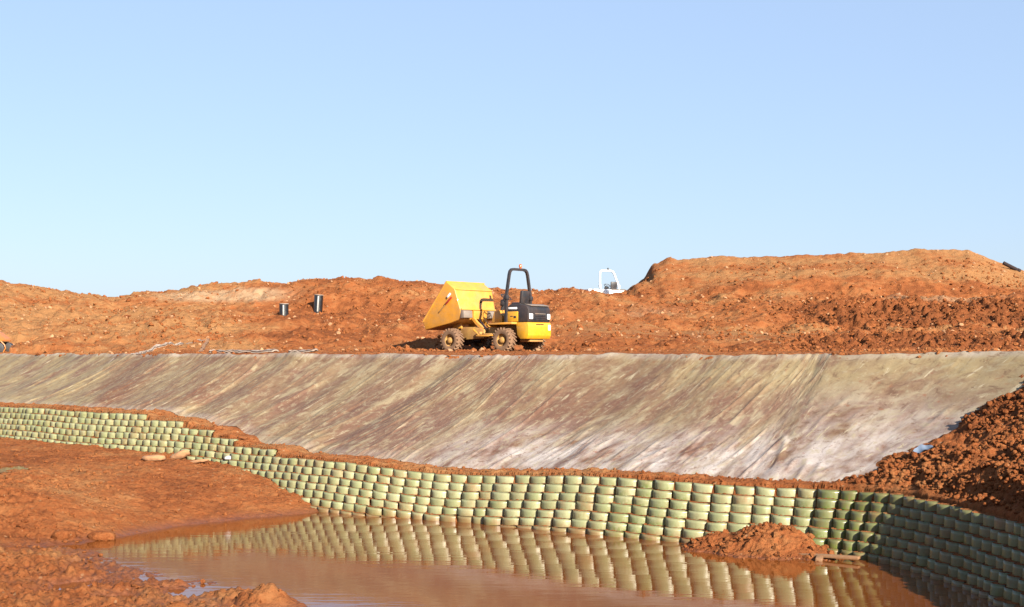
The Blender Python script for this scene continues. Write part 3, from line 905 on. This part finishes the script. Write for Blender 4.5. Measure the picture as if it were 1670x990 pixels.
# ------------------------------------------------------------------ soil heap at the foot of the wall
def build_heap():
    n = 150
    cx, cy = 4.45, 25.95
    a = np.linspace(-2.0, 2.1, n); b = np.linspace(-1.6, 1.2, 110)
    A, B = np.meshgrid(a, b, indexing='ij')
    tx, ty = 0.84, -0.54                               # along the wall
    X = cx + A * tx + B * 0.54; Y = cy + A * ty + B * 0.84
    z = 0.46 * np.exp(-((A + 0.25) / 0.42) ** 2 - ((B - 0.55) / 0.70) ** 2) + 0.50 * np.exp(-((A - 0.35) / 0.42) ** 2 - ((B - 0.45) / 0.65) ** 2) + 0.30 * np.exp(-((A - 0.85) / 0.35) ** 2 - ((B - 0.5) / 0.6) ** 2)
    z += 0.33 * np.exp(-((A + 1.0) / 0.45) ** 2 - ((B - 0.3) / 0.6) ** 2) + 0.20 * np.exp(-((A - 0.2) / 1.2) ** 2 - ((B + 0.35) / 0.5) ** 2) + 0.15 * np.exp(-((A - 1.3) / 0.4) ** 2 - ((B - 0.1) / 0.5) ** 2)
    z = z - 0.13 + 0.05 * fbm(A * 2.2, B * 2.2, 2, 81) + 0.035 * fbm(A * 5, B * 5, 3, 82, billow=True) + 0.02 * fbm(A * 12, B * 12, 2, 83, billow=True)
    Z = WATER_Z + z
    V = np.stack([X, Y, Z], -1).reshape(-1, 3); idx = np.arange(V.shape[0]).reshape(A.shape)
    q = np.stack([idx[:-1, :-1], idx[1:, :-1], idx[1:, 1:], idx[:-1, 1:]], -1).reshape(-1, 4)
    o = mesh_np('soil_heap', V - np.array((cx, cy, WATER_Z)), q, M['soil'])
    o.location = (cx, cy, WATER_Z)
    wet = np.clip(np.exp(-np.maximum(z, 0) / 0.06), 0, 1).reshape(-1)
    set_col(o, 'soil', np.stack([np.full(wet.shape, 0.22), 0 * wet, wet * 0.9], -1))
    tag(o, 'lumpy red soil heap slumped against the green wall at the water edge', 'soil heap')
    r = np.random.default_rng(9)
    ii = r.integers(0, len(V), 1500); P = V[ii]; P = P[P[:, 2] > WATER_Z - 0.01]
    c = clods('heap_clod', P - np.array((cx, cy, WATER_Z)), 0.008 + 0.085 * r.random(len(P)) ** 6, M['clod'], parent_sink, seed=10)
    c.parent = o; c['kind'] = 'stuff'
parent_sink = 0.3
build_heap()

# ------------------------------------------------------------------ single stones, slabs, timber
def rock(name, loc, size, rz, material, label, cat, seed, tilt=(0, 0), group=None):
    r = np.random.default_rng(seed)
    bv, bf = ico(3)
    d = fbm(bv[:, 0] * 1.3 + seed, bv[:, 1] * 1.3 + bv[:, 2] * 0.9, 4, seed)
    v = bv * (1 + 0.22 * d[:, None])
    v = np.sign(v) * np.abs(v) ** 0.8 * np.array(size)
    o = mesh_np(name, v, bf, material, smooth=True)
    o.location = loc; o.rotation_euler = (tilt[0], tilt[1], rz)
    return tag(o, label, cat, group)
def at_px(x, y, lo, hi):
    """first place along the sight line of a photo pixel where the ground is met"""
    ds = np.linspace(lo, hi, 400)
    X = (x - 835) / F * ds
    z, _, _ = height(X[None], ds[None])
    ray = (577 - y) / F * ds
    k = np.argmax(z[0] >= ray)
    return Vector((X[k], ds[k], float(z[0][k])))
p = at_px(250, 751, 25, 45); rock('stone_slab', p + Vector((0, 0, .05)), (0.30, 0.18, 0.085), 0.1, M['stone'], 'long flat pale orange stone lying at the foot of the green wall', 'stone', 5)
p = at_px(293, 749, 25, 45); rock('stone_slab', p + Vector((0, 0, .10)), (0.28, 0.16, 0.10), -0.3, M['stone'], 'tilted orange stone leaning at the wall foot, right of the long flat stone', 'stone', 6, (0, -0.35))
p = at_px(322, 755, 25, 45); rock('stone_slab', p + Vector((0, 0, .02)), (0.34, 0.12, 0.05), -0.5, M['stone'], 'thin low stone slab in mud below the tilted stone', 'stone', 7, (0, -0.15))
p = at_px(377, 752, 25, 45); rock('white_stone', p + Vector((0, 0, .05)), (0.19, 0.12, 0.06), -0.2, M['whitestone'], 'bright white flat stone at the foot of the green wall', 'stone', 8)
p = at_px(167, 880, 20, 34); rock('boulder', p + Vector((0, 0, .05)), (0.27, 0.19, 0.11), 0.2, M['clod'], 'smooth low clay lump on the tip of the muddy inlet', 'clay lump', 12)
p = at_px(105, 877, 20, 34); rock('boulder', p + Vector((0, 0, .04)), (0.24, 0.17, 0.11), 0.9, M['clod'], 'blocky clay lump on the mud left of the smooth inlet lump', 'clay lump', 13)

t = empty('timber_plank', (5.50, 25.05, WATER_Z + 0.02), math.atan2(-0.74, 1.1)); tag(t, 'long thin wet timber plank floating beside the red soil heap', 'plank')
b = MB(); b.box((0, 0, 0.045), (1.38, 0.13, 0.05), 0.008, Euler((0.05, -0.02, 0))); b.build('board', M['wood'], t)
b = MB(); b.box((0.02, -0.16, 0.0), (0.12, 0.26, 0.09), 0.01, Euler((0.1, 0.1, 0.3))); b.build('cross_piece', M['wood'], t)

# ------------------------------------------------------------------ fabric strips on the bench
def strip(pts, width, name, material, label, cat, lift=0.03, group=None, thick=0.012):
    """ribbon draped over the ground along plan points"""
    P = np.array(pts, float)
    s = np.concatenate([[0], np.cumsum(np.hypot(*np.diff(P, axis=0).T))]); n = max(12, int(s[-1] / 0.08))
    tt = np.linspace(0, s[-1], n)
    L = np.stack([np.interp(tt, s, P[:, 0]), np.interp(tt, s, P[:, 1])], 1)
    L[:, 1] += 0.05 * perlin(tt * 1.3, tt * 0, 91)
    tg = np.gradient(L, axis=0); tg /= np.linalg.norm(tg, axis=1)[:, None]
    nn = np.stack([-tg[:, 1], tg[:, 0]], 1)
    rows = []
    for k in np.linspace(-0.5, 0.5, 5):
        wv = width * (1 + 0.3 * perlin(tt * 1.1, tt * 0 + 2, 92))
        q = L + nn * (k * wv)[:, None]
        g, _ = on_ground(q[:, 0], q[:, 1])
        g[:, 2] += lift + 0.02 * perlin(tt * 2, tt * 0 + k * 3, 93) + 0.02 * (1 - abs(k) * 2)
        rows.append(g)
    A = np.stack(rows, 1); m = A.shape[1]
    top = A.reshape(-1, 3); bot = top - np.array((0, 0, thick + 0.05))
    N = len(top); idx = np.arange(N).reshape(n, m)
    q1 = np.stack([idx[:-1, :-1], idx[1:, :-1], idx[1:, 1:], idx[:-1, 1:]], -1).reshape(-1, 4)
    f = [q1, q1[:, ::-1] + N]
    for e in (idx[:, 0], idx[:, -1][::-1], idx[0, :][::-1], idx[-1, :]):
        f.append(np.stack([e[:-1], e[1:], e[1:] + N, e[:-1] + N], -1))
    o = mesh_np(name, np.concatenate([top, bot]), np.concatenate(f), material)
    return tag(o, label, cat, group)
def bp(x, D): return ((x - 835) / F * D, D)
strip([bp(150, 46.6), bp(215, 49.0), bp(243, 54.5), bp(290, 56.5), bp(340, 58.2)], 0.16, 'fabric_strip', M['fabric'], 'narrow grey fabric strip climbing the hill foot above the far left of the sheet', 'fabric strip', 0.05)
strip([bp(340, 58.2), bp(333, 55.5), bp(322, 50)], 0.12, 'fabric_strip', M['wood'], 'short brown strip running down from the upper end of the grey strip', 'fabric strip', 0.05)
strip([bp(345, 51.0), bp(400, 50.0), bp(450, 49.2)], 0.30, 'fabric_strip', M['fabric'], 'flat grey fabric strip on the bench right of the climbing strip', 'fabric strip', 0.09)
strip([bp(474, 49.2), bp(515, 48.6)], 0.26, 'fabric_strip', M['fabric'], 'short pale fabric strip on the bench nearest the two black pipes', 'fabric strip', 0.09)

def membrane_flap():
    c = Vector(at_px(1503, 739, 24, 36)) + Vector((0, -0.05, 0.04))
    n = 14
    u = np.linspace(-0.5, 0.5, n); v = np.linspace(0, 1, 6)
    A, B = np.meshgrid(u, v, indexing='ij')
    X = A * 0.42; Y = B * 0.22; Z = A * 0.17 + 0.10 * B - 0.04 * np.sin(B * 3.1) + 0.015 * np.sin(A * 17)
    wd = 1 - 0.8 * np.abs(A * 2) ** 1.5
    Y = Y * wd; Z = A * 0.17 + (Z - A * 0.17) * wd
    V = np.stack([X, Y, Z], -1).reshape(-1, 3); N = len(V); idx = np.arange(N).reshape(A.shape)
    q = np.stack([idx[:-1, :-1], idx[1:, :-1], idx[1:, 1:], idx[:-1, 1:]], -1).reshape(-1, 4)
    o = mesh_np('membrane_flap', np.concatenate([V, V - np.array((0, 0, 0.01))]), np.concatenate([q, q[:, ::-1] + N]), M['bluefab'])
    o.location = c
    tag(o, 'small folded blue grey membrane flap where the sheet meets the right soil bank', 'membrane flap')
membrane_flap()

# ------------------------------------------------------------------ upright black pipes on the hillside
def upright_pipe(x, ybot, h, rad, lean, label, lo, hi):
    p = at_px(x, ybot, lo, hi)
    r = empty('upright_pipe', p); r.rotation_euler = (0, lean, 0)
    tag(r, label, 'pipe', 'black pipes standing on the hillside')
    b = MB()
    prof = [(rad, -0.5)]
    prof += [(rad, h), (rad * 0.86, h), (rad * 0.86, h - 0.12)]
    b.lathe(prof, axis='z', n=40); b.build('pipe_body', M['pipe'], r)
    b = MB(); b.lathe([(rad * 1.0, h - 0.02), (rad * 1.07, h - 0.02), (rad * 1.07, h + 0.012), (rad * 1.0, h + 0.012)], axis='z', n=40, closed=True); b.build('rim', M['fabric'], r)
    b = MB(); b.box((0.012, -rad - 0.001, h * 0.5 - 0.06), (rad * 0.28, 0.012, h - 0.02), 0.003); b.build('white_stripe', M['stripe'], r)
upright_pipe(463, 513, 0.54, 0.235, 0.0, 'shorter, lower black pipe with a white stripe standing upright on the hillside', 60, 82)
upright_pipe(518.5, 508, 0.86, 0.245, 0.06, 'taller, higher black pipe with a white stripe standing upright on the hillside', 60, 84)

# ------------------------------------------------------------------ site dumper
def dumper(loc, rz, label, body, panel, muddy, rops, skip_mat, tipped=True, rops_lean=0.0, extras=True):
    r = empty('site_dumper', loc, rz); tag(r, label, 'dumper')
    dk = M['dark']; bk = M['black']
    # wheels
    def wheel(f, side):
        y = side * 0.86
        w = MB()
        w.lathe([(0.06, -0.02 * side), (0.235, -0.02 * side), (0.25, 0.13 * side), (0.235, 0.15 * side), (0.21, 0.08 * side), (0.13, 0.06 * side), (0.12, 0.13 * side), (0.0901, 0.15 * side), (0.02, 0.15 * side)], axis='y', n=36)
        o = w.build('wheel', muddy, r); o.location = (f, y, 0.43)
        tb = MB()
        prof = [(0.24, -0.17), (0.33, -0.20), (0.40, -0.18), (0.425, -0.12), (0.43, 0), (0.425, 0.12), (0.40, 0.18), (0.33, 0.20), (0.24, 0.17)]
        tb.lathe(prof, axis='y', n=48, closed=True)
        for i in range(20):
            a = 2 * math.pi * i / 20
            for sgn in (-1, 1):
                aa = a + (0.16 if sgn > 0 else 0)
                rot = Euler((0, -aa, 0)).to_matrix() @ Euler((sgn * 0.5, 0, 0)).to_matrix()
                tb.box((0.43 * math.cos(aa), sgn * 0.095, 0.43 * math.sin(aa)), (0.075, 0.20, 0.052), 0.006, rot.to_euler(), 1)
        t = tb.build('tyre', M['rubber'], o)
        hb = MB(); hb.lathe([(0.10, 0.14 * side), (0.10, 0.18 * side), (0.05, 0.20 * side), (0.01, 0.20 * side)], axis='y', n=20)
        for i in range(8):
            a = 2 * math.pi * i / 8
            hb.lathe([(0.014, 0.07 * side), (0.014, 0.10 * side), (0.001, 0.10 * side)], c=(0.165 * math.cos(a), 0, 0.165 * math.sin(a)), axis='y', n=8)
        hb.build('hub', muddy, o)
    for f in (0.0, 2.64):
        for sd in (-1, 1): wheel(f, sd)
    # front and rear frames, axles, articulation
    b = MB()
    b.prism([(1.45, 0.52), (1.45, 0.86), (2.0, 0.95), (3.0, 0.95), (3.15, 0.80), (3.15, 0.55), (2.6, 0.45)], -0.36, 0.36, 0.02)
    b.box((1.62, 0.0, 0.70), (0.16, 0.95, 0.12), 0.02)
    b.build('front_frame', muddy, r)
    b = MB(); b.tube([(2.64, -0.75, 0.43), (2.64, 0.75, 0.43)], 0.10, 14); b.lathe([(0.001, -0.18), (0.17, -0.16), (0.19, 0), (0.17, 0.16), (0.001, 0.18)], c=(2.64, 0, 0.43), axis='y', n=18); b.build('axle', dk, r)
    b = MB(); b.tube([(0, -0.75, 0.43), (0, 0.75, 0.43)], 0.10, 14); b.lathe([(0.001, -0.18), (0.17, -0.16), (0.19, 0), (0.17, 0.16), (0.001, 0.18)], c=(0, 0, 0.43), axis='y', n=18); b.build('axle', dk, r)
    b = MB(); b.prism([(1.2, 0.50), (1.2, 0.90), (0.75, 1.0), (-0.6, 1.0), (-0.6, 0.5)], -0.38, 0.38, 0.02)
    b.box((0.95, 0.0, 0.66), (0.5, 1.5, 0.07), 0.01); b.build('rear_frame', muddy, r)
    b = MB(); b.lathe([(0.11, 0.42), (0.14, 0.44), (0.14, 0.94), (0.11, 0.96)], c=(1.33, 0, 0), axis='z', n=18); b.box((1.33, 0, 0.52), (0.4, 0.22, 0.06), 0.01); b.box((1.33, 0, 0.86), (0.4, 0.22, 0.06), 0.01); b.build('articulation_pin', dk, r)
    # step bars between the wheels
    b = MB(); b.box((1.05, 0.78, 0.60), (0.70, 0.22, 0.06), 0.015); b.tube([(1.35, 0.75, 0.62), (1.75, 0.62, 0.84)], 0.04, 8); b.build('step', body, r)
    b = MB(); b.box((1.05, -0.78, 0.60), (0.70, 0.22, 0.06), 0.015); b.build('step', body, r)
    # tipping arms and ram
    for sd in (-1, 1):
        b = MB(); b.tube([(1.55, sd * 0.26, 0.86), (1.9, sd * 0.27, 1.12), (2.12, sd * 0.28, 1.36)], 0.055, 10, square=True); b.build('tipping_arm', body, r)
    b = MB(); b.tube([(1.62, 0, 0.80), (1.9, 0, 1.10)], 0.06, 12); b.tube([(1.9, 0, 1.10), (2.12, 0, 1.42)], 0.032, 12); b.build('hydraulic_ram', M['grey'], r)
    for sd in (-1, 1):
        b = MB(); b.prism([(2.5, 0.9), (2.55, 1.14), (2.85, 1.10), (3.0, 0.9)], sd * 0.44 - 0.04, sd * 0.44 + 0.04, 0.006); b.build('skip_bracket', body, r)
    # skip
    prof = [(3.98, 1.16), (3.88, 0.84), (2.70, 1.08), (2.12, 1.24), (2.06, 1.60), (2.30, 2.41), (2.72, 2.70)]
    piv = Vector((2.95, 0.9))
    if not tipped:
        a = R(52)
        prof = [(piv.x + (x - piv.x) * math.cos(a) - (z - piv.y) * math.sin(a), piv.y + (x - piv.x) * math.sin(a) + (z - piv.y) * math.cos(a)) for x, z in prof]
    W0 = 1.10
    hw = [1.10, 1.06, 0.98, 0.96, 1.04, 1.10, 1.10]
    bm = bmesh.new()
    L = [bm.verts.new((x, w, z)) for (x, z), w in zip(prof, hw)]
    Rr = [bm.verts.new((x, -w, z)) for (x, z), w in zip(prof, hw)]
    bm.faces.new(L); bm.faces.new(list(reversed(Rr)))
    for i in range(len(prof) - 1): bm.faces.new((L[i], L[i + 1], Rr[i + 1], Rr[i]))
    bmesh.ops.recalc_face_normals(bm, faces=bm.faces)
    es = [e for e in bm.edges if len(e.link_faces) == 2]
    bmesh.ops.bevel(bm, geom=es, offset=0.035, segments=3, affect='EDGES', profile=0.5)
    bmesh.ops.triangulate(bm, faces=[f for f in bm.faces if len(f.verts) > 4])
    bmesh.ops.solidify(bm, geom=bm.faces[:], thickness=0.03)
    mb = MB(); mb.bm.free(); mb.bm = bm
    sk = mb.build('skip', skip_mat, r, 40)
    # rolled rim round the mouth
    A0, B0 = prof[0], prof[-1]
    b = MB(); b.tube([(A0[0], 1.10, A0[1]), (B0[0], 1.10, B0[1]), (B0[0], -1.10, B0[1]), (A0[0], -1.10, A0[1]), (A0[0], 1.10, A0[1])], 0.032, 8); b.build('skip_rim', skip_mat, sk)
    if tipped:
        def back_f(z): return 2.06 + (z - 1.60) * (0.24 / 0.81) if z > 1.6 else 2.06
        b = MB(); b.box((2.275, 0, 2.40), (0.03, 2.12, 0.05), 0.01, Euler((0, 0.3, 0))); b.build('fold_rib', skip_mat, sk)
        b = MB(); b.box((2.035, 0, 1.63), (0.06, 2.02, 0.06), 0.012); b.build('fold_rib', skip_mat, sk)
        for sd, (l0, l1) in ((1, (0.50, 1.0)), (-1, (-0.98, -0.55))):
            b = MB(); b.prism([(2.08, 1.60), (1.92, 1.57), (1.90, 1.30), (2.10, 1.27)], l0, l1, 0.012); b.build('support_pad', M['grey'], sk)
        b = MB(); b.prism([(2.05, 1.6), (1.96, 1.56), (2.0, 1.26), (2.14, 1.24)], -0.30, 0.34, 0.012); b.build('hinge_plate', body, sk)
        b = MB(); b.lathe([(0.05, -0.012), (0.05, 0.012), (0.001, 0.012)], c=(2.145, -0.28, 1.93), axis='x', n=16); b.build('drain_hole', M['dark'], sk)
        # slot's shadow as a dark orange bar, and striped marker, on the side panel
        e1 = Vector((3.15, 0, 1.50)); e2 = Vector((2.42, 0, 2.12)); ang = math.atan2(e2.z - e1.z, e2.x - e1.x)
        cc = e1.lerp(e2, 0.36); b = MB(); b.box((cc.x, 1.085, cc.z), (0.58, 0.02, 0.045), 0.008, Euler((0, -ang, 0))); b.build('slot_shade', M['yellow_muddy'], sk)
        cc = e1.lerp(e2, 0.74); b = MB(); b.box((cc.x, 1.10, cc.z), (0.42, 0.012, 0.075), 0.003, Euler((0, -ang, 0))); b.build('red_marker', M['red'], sk)
        cc = e1.lerp(e2, 0.93) + Vector((0.12, 0, 0.09)); b = MB(); b.box((cc.x, 1.10, cc.z), (0.22, 0.012, 0.085), 0.003, Euler((0, -ang, 0))); b.build('white_marker', M['white'], sk)
    # counterweight and rear body
    b = MB(); b.prism([(-0.42, 1.09), (-0.98, 1.09), (-1.03, 0.95), (-1.02, 0.60), (-0.95, 0.47), (-0.62, 0.47), (-0.48, 0.62)], -0.68, 0.68, 0.02); cw = b.build('counterweight', panel, r)
    b = MB(); b.box((-0.62, 0, 0.43), (0.5, 0.8, 0.14), 0.03); b.build('sump_guard', muddy, r)
    # mudguard deck above the rear wheels
    b = MB()
    b.prism([(0.72, 1.00), (0.72, 1.07), (-0.46, 1.10), (-0.46, 1.02)], -0.98, 0.98, 0.012)
    b.prism([(0.72, 1.03), (0.62, 0.93), (0.66, 0.91), (0.78, 1.03)], -0.98, 0.98, 0.006)
    b.build('mudguard', body, r)
    # engine cover
    b = MB(); b.prism([(-0.98, 1.10), (-1.0, 1.58), (-0.92, 1.70), (-0.55, 1.78), (-0.12, 1.78), (0.10, 1.62), (0.10, 1.10)], -0.665, 0.665, 0.04); hood = b.build('engine_cover', bk if extras else body, r)
    for sd in (-1, 1):
        b = MB(); b.prism([(-0.52, 1.12), (-0.52, 1.50), (0.07, 1.50), (0.07, 1.12)], sd * 0.675 - 0.016, sd * 0.675 + 0.016, 0.012); sp = b.build('side_panel', panel, r)
        b = MB(); b.box((-0.38, sd * 0.694, 1.29), (0.11, 0.008, 0.085), 0.002); b.box((-0.22, sd * 0.694, 1.32), (0.12, 0.008, 0.03), 0.002); b.build('badge', bk, sp)
        b = MB(); b.box((-0.25, sd * 0.655, 1.62), (0.42, 0.05, 0.075), 0.012, Euler((0, 0.0, 0))); b.build('white_stripe', M['white'], hood)
    # grille slats
    for z in (1.20, 1.27, 1.34, 1.41):
        b = MB(); b.box((-1.003, -0.05, z), (0.02, 0.62, 0.028), 0.006); b.build('grille_slat', M['grey'] if z > 1.4 else bk, hood)
    for l in (0.50, -0.55):
        b = MB(); b.box((-1.005, l, 1.31), (0.04, 0.20 if l > 0 else 0.16, 0.20), 0.02); b.build('rear_lamp', M['lens'], hood)
    b = MB(); b.box((-0.80, -0.1, 1.745), (0.34, 1.1, 0.02), 0.006, Euler((0, -0.2, 0))); b.build('top_plate', M['grey'], hood)
    b = MB(); b.box((-1.031, -0.56, 0.90), (0.01, 0.13, 0.20), 0.003); b.build('number_plate', M['white'], cw)
    b = MB(); b.box((-1.022, 0.0, 1.015), (0.008, 0.46, 0.035), 0.001, Euler((0, -0.34, 0))); b.build('dark_strip', bk, cw)
    # operator's station
    b = MB(); b.box((-0.05, 0, 1.80), (0.46, 0.50, 0.12), 0.04); b.box((-0.28, 0, 2.05), (0.12, 0.48, 0.50), 0.045, Euler((0, -0.12, 0))); b.build('seat', bk, r)
    b = MB(); b.prism([(0.42, 1.08), (0.42, 1.34), (0.60, 1.58), (0.82, 1.52), (0.98, 1.10)], -0.44, 0.50, 0.03); b.build('console', body, r)
    b = MB(); b.tube([(0.78, 0.1, 1.45), (0.62, 0.1, 2.02)], 0.075, 12)
    b.box((0.66, 0.1, 1.86), (0.14, 0.30, 0.24), 0.03, Euler((0, -0.25, 0))); b.build('steering_column', bk, r)
    b = MB()
    tilt = Matrix.Translation((0.55, 0.1, 2.08)) @ Euler((0, -0.55, 0)).to_matrix().to_4x4()
    pts = [tilt @ Vector((0.21 * math.cos(a), 0.21 * math.sin(a), 0)) for a in np.linspace(0, 2 * math.pi, 25)]
    b.tube(pts, 0.019, 8, cap=False)
    for a in (0.5, 2.6, 4.7): b.tube([tilt @ Vector((0, 0, -0.02)), tilt @ Vector((0.21 * math.cos(a), 0.21 * math.sin(a), 0))], 0.013, 6)
    b.build('steering_wheel', bk, r)
    b = MB(); b.tube([(0.22, 0.42, 1.08), (0.20, 0.42, 1.95)], 0.02, 8); b.lathe([(0.001, -0.035), (0.035, -0.01), (0.035, 0.01), (0.001, 0.035)], c=(0.20, 0.42, 1.97), axis='z', n=10); b.build('lever', bk, r)
    # roll bar
    def hoop(z, l): 
        return (0.02 - rops_lean * (z - 1.1), l, z)
    b = MB()
    path = [hoop(1.10, 0.72), hoop(2.0, 0.71), hoop(2.15, 0.70), hoop(2.9, 0.545), hoop(3.02, 0.50), hoop(3.09, 0.42), hoop(3.11, 0.30), hoop(3.11, -0.30), hoop(3.09, -0.42), hoop(3.02, -0.50), hoop(2.9, -0.545), hoop(2.15, -0.70), hoop(2.0, -0.71), hoop(1.10, -0.72)]
    b.tube(path, 0.047, 10, square=True)
    rb = b.build('roll_bar', rops, r)
    for sd in (-1, 1):
        b = MB(); b.box(hoop(2.03, sd * 0.71), (0.16, 0.15, 0.16), 0.012); b.build('fold_hinge', rops, rb)
    hx, _, hz = hoop(3.11, 0)
    b = MB(); b.lathe([(0.045, 3.16), (0.045, 3.20), (0.062, 3.20), (0.060, 3.28), (0.035, 3.32), (0.001, 3.33)], c=(hx, -0.12, 0), axis='z', n=18); b.build('beacon', M['beacon'] if extras else M['black'], rb)
    return r

dumper((0.26, 53.5, 0.085), R(140), 'yellow articulated dumper with its skip tipped forward, parked on the bench', M['yellow'], M['yellow_clean'], M['yellow_muddy'], M['black'], M['yellow'])
wp = PX(998, 577, 97)
dumper((wp.x, 97, 2.64), R(112), 'white machine mostly hidden behind the ridge, only roll bar and seat showing', M['white'], M['white'], M['white'], M['white'], M['white'], tipped=False, rops_lean=-0.42, extras=False)

# ------------------------------------------------------------------ small tracked machine cut by the left edge
def tracked_machine():
    px = PX(12, 577, 57.5)
    g = gz(px.x, 57.5)
    r = empty('tracked_machine', (px.x - 1.0, 57.9, g - 0.03), 0.0)
    tag(r, 'orange machine with black rubber track cut off by the left edge', 'tracked machine')
    for y in (-0.45, 0.55):
        b = MB(); prof = []
        for a in np.linspace(-90, 90, 9): prof.append((0.68 + 0.24 * math.cos(R(a)), 0.28 + 0.27 * math.sin(R(a))))
        for a in np.linspace(90, 270, 9): prof.append((-0.68 + 0.24 * math.cos(R(a)), 0.28 + 0.27 * math.sin(R(a))))
        b.prism(prof, y - 0.13, y + 0.13, 0.012)
        for x in np.arange(-0.65, 0.7, 0.13):
            b.box((x, y, 0.01), (0.05, 0.26, 0.03), 0.004); b.box((x, y, 0.555), (0.05, 0.26, 0.03), 0.004)
        b.build('track', M['black'], r)
        b = MB(); b.prism([(-0.6, 0.16), (-0.6, 0.40), (0.72, 0.40), (0.78, 0.28), (0.72, 0.16)], y - 0.145, y + 0.145, 0.012); b.build('track_frame', M['dark'], r)
    b = MB(); b.prism([(-0.9, 0.58), (-0.9, 1.0), (-0.2, 1.1), (0.45, 0.95), (0.74, 0.70), (0.80, 0.59)], -0.6, 0.68, 0.04); b.build('body', M['orange'], r)
    b = MB(); b.tube([(0.80, -0.62, 0.60), (0.96, -0.62, 0.44), (1.0, -0.62, 0.30), (0.86, -0.62, 0.04)], 0.022, 8); b.build('guard_rail', M['orange'], r)
tracked_machine()

# ------------------------------------------------------------------ dark pipe on the far end of the mound
p = at_px(1650, 441, 80, 96)
pr = empty('drain_pipe', p + Vector((0, 0.1, 0.22))); tag(pr, 'dark pipe length lying down the right end of the tall mound', 'pipe')
pr.rotation_euler = (0, R(27), 0)
b = MB(); b.lathe([(0.115, -0.55), (0.115, 0.50), (0.09, 0.50), (0.09, -0.55)], axis='x', n=24, closed=True); b.build('pipe_body', M['rubble'], pr)
b = MB(); b.lathe([(0.115, 0.46), (0.14, 0.46), (0.14, 0.62), (0.10, 0.62), (0.10, 0.5), (0.115, 0.5)], axis='x', n=24, closed=True); b.build('socket', M['rubble'], pr)
